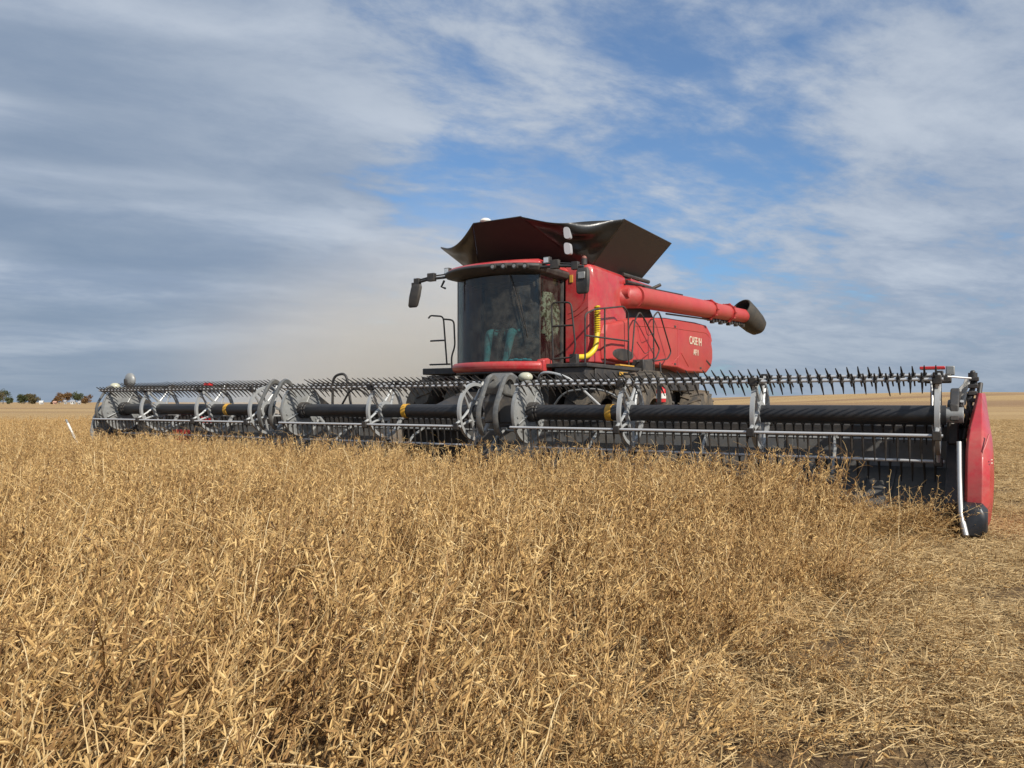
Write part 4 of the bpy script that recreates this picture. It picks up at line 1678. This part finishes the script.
rail([[(-2.12, 3.9, 2.3), (-1.55, 3.9, 2.3)]])
# ladder down the left side
m = MB()
for y in (6.95, 7.5):
    m.tube([(2.05, y, 2.4), (2.18, y, .75)], .022, 6)
for z in (.85, 1.15, 1.45, 1.75, 2.05):
    xq = 2.05 + (2.4 - z) * .079
    m.box(xq - .06, xq + .08, 6.95, 7.5, z - .015, z + .015)
m.build('ladder', BLACK, combine)

# yellow intake hose with a ribbed upper run
m = MB()
m.tube(round_path([(1.78, 4.5, 2.90), (1.78, 4.42, 2.56), (1.70, 4.2, 2.38), (1.58, 3.86, 2.36)], .22, 8), .056, 14)
hs = m.build('air_hose', YELLOW, combine)
m = MB()
m.tube([(1.78, 4.5, 2.85), (1.78, 4.5, 3.46)], .035, 10)
pts = []
for k in range(12 * 9 + 1):
    a = 6.2832 * k / 9
    pts.append((1.78 + .058 * math.cos(a), 4.5 + .058 * math.sin(a), 2.88 + .56 * k / 108))
m.tube(pts, .015, 5)
m.build('ribbed_coil', YELLOW, hs)
m = MB()
m.box(1.50, 1.66, 3.76, 3.90, 2.222, 2.42)
m.build('hose_base', BLACK, hs, .01)

# ---- small fittings below the cab
m = MB()
for k in range(6):
    m.box(-.9 + .3 * k, -.72 + .3 * k, 3.35, 3.6, 1.80 - .03 * (k % 2), 2.02)
m.tube([(-.9, 3.3, 1.7), (-.2, 3.1, 1.5), (.6, 3.2, 1.75), (1.1, 3.5, 1.95)], .03, 8)
m.tube([(.2, 3.3, 1.85), (.8, 2.6, 1.4), (1.2, 1.6, 1.2)], .025, 8)
m.build('hose_bundle', BLACK, combine, .01)
m = MB()
m.box(.9, 1.9, 6.3, 8.2, 1.25, 1.85)
m.build('fuel_tank', PLASTIC, combine, .06, 3)

# ==================================================================== fire extinguisher on the platform's rear post
ex = empty('fire_extinguisher', (*to_world(4.31, 1.36), 1.44), TH)
ex.scale = (.72, .72, .46)
tag(ex, 'small red fire extinguisher with white band on a bracket behind the header reel', 'fire extinguisher')
m = MB()
rings = []
for (z, r) in ((0, .06), (.02, .10), (.16, .105), (.42, .105), (.50, .07), (.53, .035)):
    rings.append([(r * math.cos(6.2832 * k / 18), r * math.sin(6.2832 * k / 18), z) for k in range(18)])
m.loft(rings)
m.build('cylinder', SIGNRED, ex)
m = MB()
rings = []
for (z, r) in ((.14, .106), (.142, .109), (.31, .109), (.312, .106)):
    rings.append([(r * math.cos(6.2832 * k / 18), r * math.sin(6.2832 * k / 18), z) for k in range(18)])
m.loft(rings, cap=False)
m.build('white_band', WHITE, ex)
m = MB()
m.box(-.03, .03, -.09, .03, .53, .57)
m.box(-.012, .012, -.12, .02, .58, .60)
m.tube([(.03, 0, .55), (.11, 0, .50), (.125, 0, .25)], .014, 6)
m.build('valve', BLACK, ex)

# ==================================================================== driver
def person_driver():
    J = [  # name, position (machine axes), radius, parent
        ('pelvis', (.03, 4.22, 2.90), .165, None), ('waist', (.03, 4.26, 3.08), .155, 0), ('chest', (.03, 4.27, 3.30), .185, 1), ('neck', (.03, 4.25, 3.50), .065, 2),
        ('chin', (.03, 4.21, 3.60), .085, 3), ('head', (.03, 4.21, 3.70), .105, 4), ('crown', (.03, 4.22, 3.79), .075, 5),
        ('sh_r', (-.18, 4.27, 3.42), .075, 2), ('el_r', (-.30, 4.05, 3.16), .050, 7), ('wr_r', (-.16, 3.76, 3.10), .033, 8), ('pa_r', (-.13, 3.68, 3.10), .036, 9),
        ('sh_l', (.24, 4.27, 3.42), .075, 2), ('el_l', (.40, 4.12, 3.12), .050, 11), ('wr_l', (.46, 3.86, 3.02), .033, 12), ('pa_l', (.47, 3.78, 3.00), .036, 13),
        ('hip_r', (-.08, 4.12, 2.87), .125, 0), ('kn_r', (-.26, 3.62, 2.92), .10, 15), ('an_r', (-.24, 3.50, 2.30), .066, 16), ('to_r', (-.23, 3.34, 2.18), .045, 17),
        ('hip_l', (.14, 4.12, 2.87), .125, 0), ('kn_l', (.30, 3.62, 2.92), .10, 19), ('an_l', (.22, 3.50, 2.30), .066, 20), ('to_l', (.23, 3.34, 2.18), .045, 21)]
    v = [j[1] for j in J]
    e = [(j[3], i) for i, j in enumerate(J) if j[3] is not None]
    r = [j[2] for j in J]
    for (base, dx) in ((10, -1), (14, 1)):          # fingers and thumb closing on what they hold
        bx, by, bz = J[base][1]
        for k in range(4):
            i0 = len(v)
            off = (k - 1.5) * .020
            L = (.036, .042, .040, .032)[k]
            v += [(bx + off, by - L, bz + .012), (bx + off, by - L - .018, bz - .022)]
            r += [.0095, .008]
            e += [(base, i0), (i0, i0 + 1)]
        i0 = len(v)
        v += [(bx - dx * .045, by - .01, bz + .008), (bx - dx * .05, by - .045, bz - .01)]
        r += [.011, .009]
        e += [(base - 1, i0), (i0, i0 + 1)]
    me = bpy.data.meshes.new('person')
    me.from_pydata(v, e, [])
    o = bpy.data.objects.new('person', me)
    COL.objects.link(o)
    sk = o.modifiers.new('skin', 'SKIN')
    me.skin_vertices.new() if not me.skin_vertices else None
    for i, sv in enumerate(me.skin_vertices[0].data):
        sv.radius = (r[i], r[i])
        sv.use_root = (i == 0)
    ss_ = o.modifiers.new('sub', 'SUBSURF')
    ss_.levels = ss_.render_levels = 2
    dg = bpy.context.evaluated_depsgraph_get()
    nm = bpy.data.meshes.new_from_object(o.evaluated_get(dg))
    bpy.data.objects.remove(o)
    nm.materials.clear()
    for mm in (SKIN, SHIRT, JEANS, BLACK):
        nm.materials.append(mm)
    for p in nm.polygons:
        c = p.center
        k = 0
        if c.z < 2.30 and c.y < 3.60:
            k = 3
        elif c.z < 3.0 and not (abs(c.x) > .38 and c.y > 3.7) and not (c.x > .40):
            k = 2
        elif c.z < 3.51 and c.y > 3.98:
            k = 1
        elif c.z < 3.30 and c.y > 3.86:
            k = 1
        p.material_index = k
        p.use_smooth = True
    o = bpy.data.objects.new('person', nm)
    COL.objects.link(o)
    o.location = (*to_world(0, -.12), 0)
    o.rotation_euler = (0, 0, TH)
    tag(o, 'seated driver in dark shirt and teal jeans behind the cab windshield', 'person')
    m = MB()                                             # cap with a brim
    m.sphere((.03, 4.225, 3.755), .115, 14, 8, (1, 1.08, .62))
    m.add([(-.07, 4.13, 3.745), (.13, 4.13, 3.745), (.10, 4.02, 3.725), (-.04, 4.02, 3.725), (-.07, 4.13, 3.757), (.13, 4.13, 3.757), (.10, 4.02, 3.737), (-.04, 4.02, 3.737)],
          [(0, 3, 2, 1), (4, 5, 6, 7), (0, 1, 5, 4), (1, 2, 6, 5), (2, 3, 7, 6), (3, 0, 4, 7)])
    m.build('cap', CAP, o, .004)
    m = MB()                                             # face: nose, ears, eyes
    m.add([(.03, 4.115, 3.70), (.012, 4.11, 3.655), (.048, 4.11, 3.655), (.03, 4.085, 3.66)], [(0, 1, 3), (0, 3, 2), (1, 2, 3), (0, 2, 1)])
    for s in (-1, 1):
        m.sphere((.03 + s * .108, 4.22, 3.68), .03, 8, 6, (.4, .8, 1))
    m.build('face_features', SKIN, o)
    m = MB()
    for s in (-1, 1):
        m.sphere((.03 + s * .036, 4.108, 3.698), .012, 8, 6)
    m.box(.005, .055, 4.112, 4.122, 3.622, 3.628)
    m.build('eyes_and_mouth', BLACK, o)


person_driver()

# ==================================================================== jacket hanging inside the side window
jk = empty('hanging_jacket', (*to_world(.86, 4.06), 2.72), TH)
tag(jk, 'mottled green and tan camouflage jacket hanging inside the cab side window', 'jacket')
m = MB()
rings = []
for i in range(15):
    t = i / 14
    z = t * 1.02
    wdt = .12 + .17 * math.sin(min(1, t * 1.15) * 2.6) + .02 * math.sin(t * 23)
    thk = .05 + .05 * math.sin(t * 2.9)
    cy = .05 * math.sin(t * 4)
    rings.append([(thk * math.sin(6.2832 * k / 24) * (1 + .3 * math.sin(5 * 6.2832 * k / 24 + t * 6)), cy + wdt * math.cos(6.2832 * k / 24) * (1 + .10 * math.sin(3 * 6.2832 * k / 24 + t * 9)), z) for k in range(24)])
m.loft(rings)
m.build('jacket_body', CAMO, jk, 0, 2, 80)
for s in (-1, 1):
    m = MB()
    m.tube(round_path([(0, s * .18, .88), (.03, s * .30, .62), (.02, s * .27, .30), (0, s * .24, .16)], .1, 4), [.085] * 6 + [.08] * 6, 12)
    m.build('sleeve', CAMO, jk, 0, 2, 80)

# ==================================================================== marker stake in the crop
s0 = Vector((-8.85, 16.0, 0))
s1 = Vector((-9.42, 16.05, 1.08))
stk = empty('marker_stake', s0)
tag(stk, 'thin white marker stake leaning left out of the soybean crop', 'stake')
dv = s1 - s0
MB().tube([(0, 0, -.05), dv * .93], .022, 8).build('stake_rod', WHITE, stk)
MB().tube([dv * .93, dv], .020, 8).build('stake_tip', GREYP, stk)

# ==================================================================== far trees and farm buildings
LEAFMATS = [plant_mat('leaf_green', [(.05, .06, .025), (.085, .095, .04), (.13, .13, .055)]), plant_mat('leaf_olive', [(.075, .065, .03), (.13, .105, .05), (.18, .14, .065)]),
            plant_mat('leaf_rust', [(.10, .06, .03), (.20, .11, .045), (.26, .16, .06)])]
BARK = mat('bark', (.09, .07, .055), .9)


def tree(x, y, h, wd, mi, label, lobes=6, seed=0, trunk=.22):
    h, wd = h * 1.2, wd * 1.15
    rn = random.Random(seed)
    t = empty('autumn_tree', (x, y, float(ground_z(x, y))))
    tag(t, label, 'tree', 'distant trees on the left horizon')
    m = MB()
    m.tube([(0, 0, -.2), (.1, 0, h * .25), (.0, .1, h * .62)], [h * .03, h * .024, h * .008], 7)
    for k in range(5):
        a = rn.uniform(0, 6.283)
        m.tube([(0.05, 0, h * (.2 + .06 * k)), (math.cos(a) * wd * .22, math.sin(a) * wd * .22, h * (.45 + .05 * k)), (math.cos(a) * wd * .36, math.sin(a) * wd * .36, h * (.58 + .05 * k))], [h * .012, h * .008, h * .003], 5)
    m.build('trunk', BARK, t)
    sp = Soup()
    for l in range(lobes):
        a = rn.uniform(0, 6.283)
        rr = rn.uniform(0.1, .36) * wd
        c = Vector((rr * math.cos(a), rr * math.sin(a), h * rn.uniform(trunk + .14, .84)))
        lr = rn.uniform(.16, .27) * min(wd, h) * 1.12
        tb = rn.uniform(.2, .75)
        for k in range(150):
            d = Vector((rn.gauss(0, 1), rn.gauss(0, 1), rn.gauss(0, .85)))
            p = c + d.normalized() * lr * rn.random() ** .4 * rn.uniform(.85, 1.2)
            if p.z < h * trunk:
                continue
            s = rn.uniform(.22, .5)
            n_ = Vector((rn.gauss(0, 1), rn.gauss(0, 1), rn.gauss(0, 1))).normalized()
            u_ = n_.orthogonal().normalized()
            w_ = n_.cross(u_)
            o = len(sp.v)
            for q in ((1, 0), (0, .7), (-1, .1), (-.1, -.7)):
                sp.v.append(tuple(p + u_ * q[0] * s + w_ * q[1] * s))
                sp.t.append(min(1, max(0, tb + rn.gauss(0, .18))))
            sp.f.append((o, o + 1, o + 2, o + 3))
            sp.mi.append(0)
    me = sp.mesh('crown', [LEAFMATS[mi]])
    o = bpy.data.objects.new('crown', me)
    COL.objects.link(o)
    o.parent = t
    return t


def pxw(px_, Y):
    return (px_ - 512) / 760.0 * Y


for (px_, Y, h, wd, mi, lb, nl, tk) in ((-6, 520, 9.0, 11, 1, 'bare brown autumn tree at the far left edge of the horizon', 8, .12), (3, 540, 8.2, 8.5, 0, 'olive green tree next to the far left edge of the horizon', 7, .1),
                                        (9.5, 500, 3.6, 6, 0, 'low dark green bush right of the far left trees', 6, .02),
                                        (24, 510, 5.6, 7, 0, 'left end of the dense low grove left of the small white shed', 8, .03), (29, 515, 5.9, 7, 1, 'middle tree of the dense low grove left of the small white shed', 8, .03),
                                        (35, 510, 5.6, 7, 1, 'right tree of the dense low grove beside the small white shed', 8, .03),
                                        (59, 520, 6.2, 7, 2, 'rusty orange tree left of the white farmhouse', 8, .08), (66, 530, 6.8, 7.5, 2, 'taller orange brown tree behind the white farmhouse', 8, .1),
                                        (78, 515, 8.8, 7.5, 0, 'tallest green tree right of the white farmhouse', 8, .18), (86, 540, 5.4, 9, 2, 'low brown tree partly behind the header left end', 8, .05),
                                        (54, 525, 3.2, 5, 2, 'low rusty shrub left of the orange trees', 6, .02)):
    tree(pxw(px_, Y), Y, h, wd, mi, lb, nl, int(px_ * 10) + 77, tk)

ROOFM = mat('grey_roof', (.30, .29, .29), .7)
WALLM = mat('white_siding', (.52, .51, .48), .7)
DARKW = mat('window_dark', (.05, .055, .06), .2)
TANR = mat('tan_roof', (.42, .24, .17), .8)


def house(px_, Y, wd, hh, rh, label, cat, mt_wall, mt_roof, nwin, name):
    t = empty(name, (pxw(px_, Y), Y, float(ground_z(pxw(px_, Y), Y))), .25)
    tag(t, label, cat)
    m = MB()
    m.box(-wd / 2, wd / 2, -1.2, 1.2, -.2, hh)
    m.add([(-wd / 2, -1.2, hh), (-wd / 2, 1.2, hh), (-wd / 2, 0, hh + rh), (wd / 2, -1.2, hh), (wd / 2, 1.2, hh), (wd / 2, 0, hh + rh)], [(0, 1, 2), (3, 5, 4)])
    m.build('wall', mt_wall, t)
    m = MB()
    for s in (-1, 1):
        m.hexa([(-wd / 2 - .3, s * 1.4, hh - .25), (wd / 2 + .3, s * 1.4, hh - .25), (wd / 2 + .3, 0, hh + rh + .02), (-wd / 2 - .3, 0, hh + rh + .02)],
               [(-wd / 2 - .3, s * 1.4, hh - .10), (wd / 2 + .3, s * 1.4, hh - .10), (wd / 2 + .3, 0, hh + rh + .18), (-wd / 2 - .3, 0, hh + rh + .18)])
    m.build('roof', mt_roof, t)
    for k in range(nwin):
        x = -wd / 2 + wd * (k + .5) / nwin
        MB().box(x - .2, x + .2, -1.26, -1.21, hh * .35, hh * .75).build('window', DARKW, t)
    MB().box(wd * .5 - .5, wd * .5 - .1, -1.25, -1.21, -.1, hh * .6).build('door', DARKW, t)


house(41.5, 500, 1.9, 1.2, 1.0, 'small white shed standing right of the low dense grove', 'shed', WALLM, WALLM, 1, 'farm_shed')
house(73, 500, 2.4, 1.9, .5, 'white farmhouse between the orange tree and the tallest green tree', 'farmhouse', WALLM, ROOFM, 2, 'farmhouse')
house(65.5, 505, 0.9, 1.9, .7, 'small white outbuilding in front of the orange brown trees', 'outbuilding', WALLM, ROOFM, 1, 'outbuilding')
house(79.5, 498, 1.1, 1.0, 1.0, 'small pale barn with sloping roof beneath the tallest green tree', 'barn', WALLM, ROOFM, 1, 'small_barn')
house(55, 500, 1.6, 1.3, .6, 'low tan roofed shed left of the dark tree clump', 'shed', TANR, TANR, 1, 'tan_shed')

# ==================================================================== dust behind the machine
def dust():
    m = MB()
    m.box(-15.0, 3.0, 22.0, 36.0, 0.05, 14.0)
    o = m.build('dust_cloud', [], None)
    mt = bpy.data.materials.new('dust_haze')
    mt.use_nodes = True
    t = NT(mt.node_tree)
    t.n.clear()
    co = t.new('ShaderNodeTexCoord').outputs['Object']
    x = t.sep(co)
    n = t.noise(co, .30, 5, .6, .8)
    # densest low down by the machine, thinning to the left and upwards
    fx = t.math('MULTIPLY', t.ramp(x[0], -14.0, -4.0), t.ramp(x[0], 0.0, 3.0, 1, 0))
    top = t.math('ADD', 5.6, t.math('MULTIPLY', x[0], .16))
    hz = t.math('DIVIDE', x[2], t.math('MAXIMUM', top, 1.0))
    fz = t.ramp(t.math('ADD', hz, t.math('MULTIPLY', t.math('SUBTRACT', n, .5), 1.3)), .0, 1.75, 1, 0)
    fy = t.math('MULTIPLY', t.ramp(x[1], 22, 26), t.ramp(x[1], 32, 36, 1, 0))
    den = t.math('MULTIPLY', t.math('MULTIPLY', fx, fz), fy)
    den = t.math('MULTIPLY', den, t.ramp(n, .2, .75, .35, 1.2))
    pv = t.new('ShaderNodeVolumePrincipled')
    pv.inputs['Color'].default_value = (.90, .86, .785, 1)
    pv.inputs['Anisotropy'].default_value = 0.1
    t.l.new(t.math('MULTIPLY', den, .42), pv.inputs['Density'])
    ou = t.new('ShaderNodeOutputMaterial')
    t.l.new(pv.outputs[0], ou.inputs['Volume'])
    o.data.materials.clear()
    o.data.materials.append(mt)
    tag(o, 'beige dust cloud drifting behind and left of the combine', 'dust', None, 'stuff')


dust()
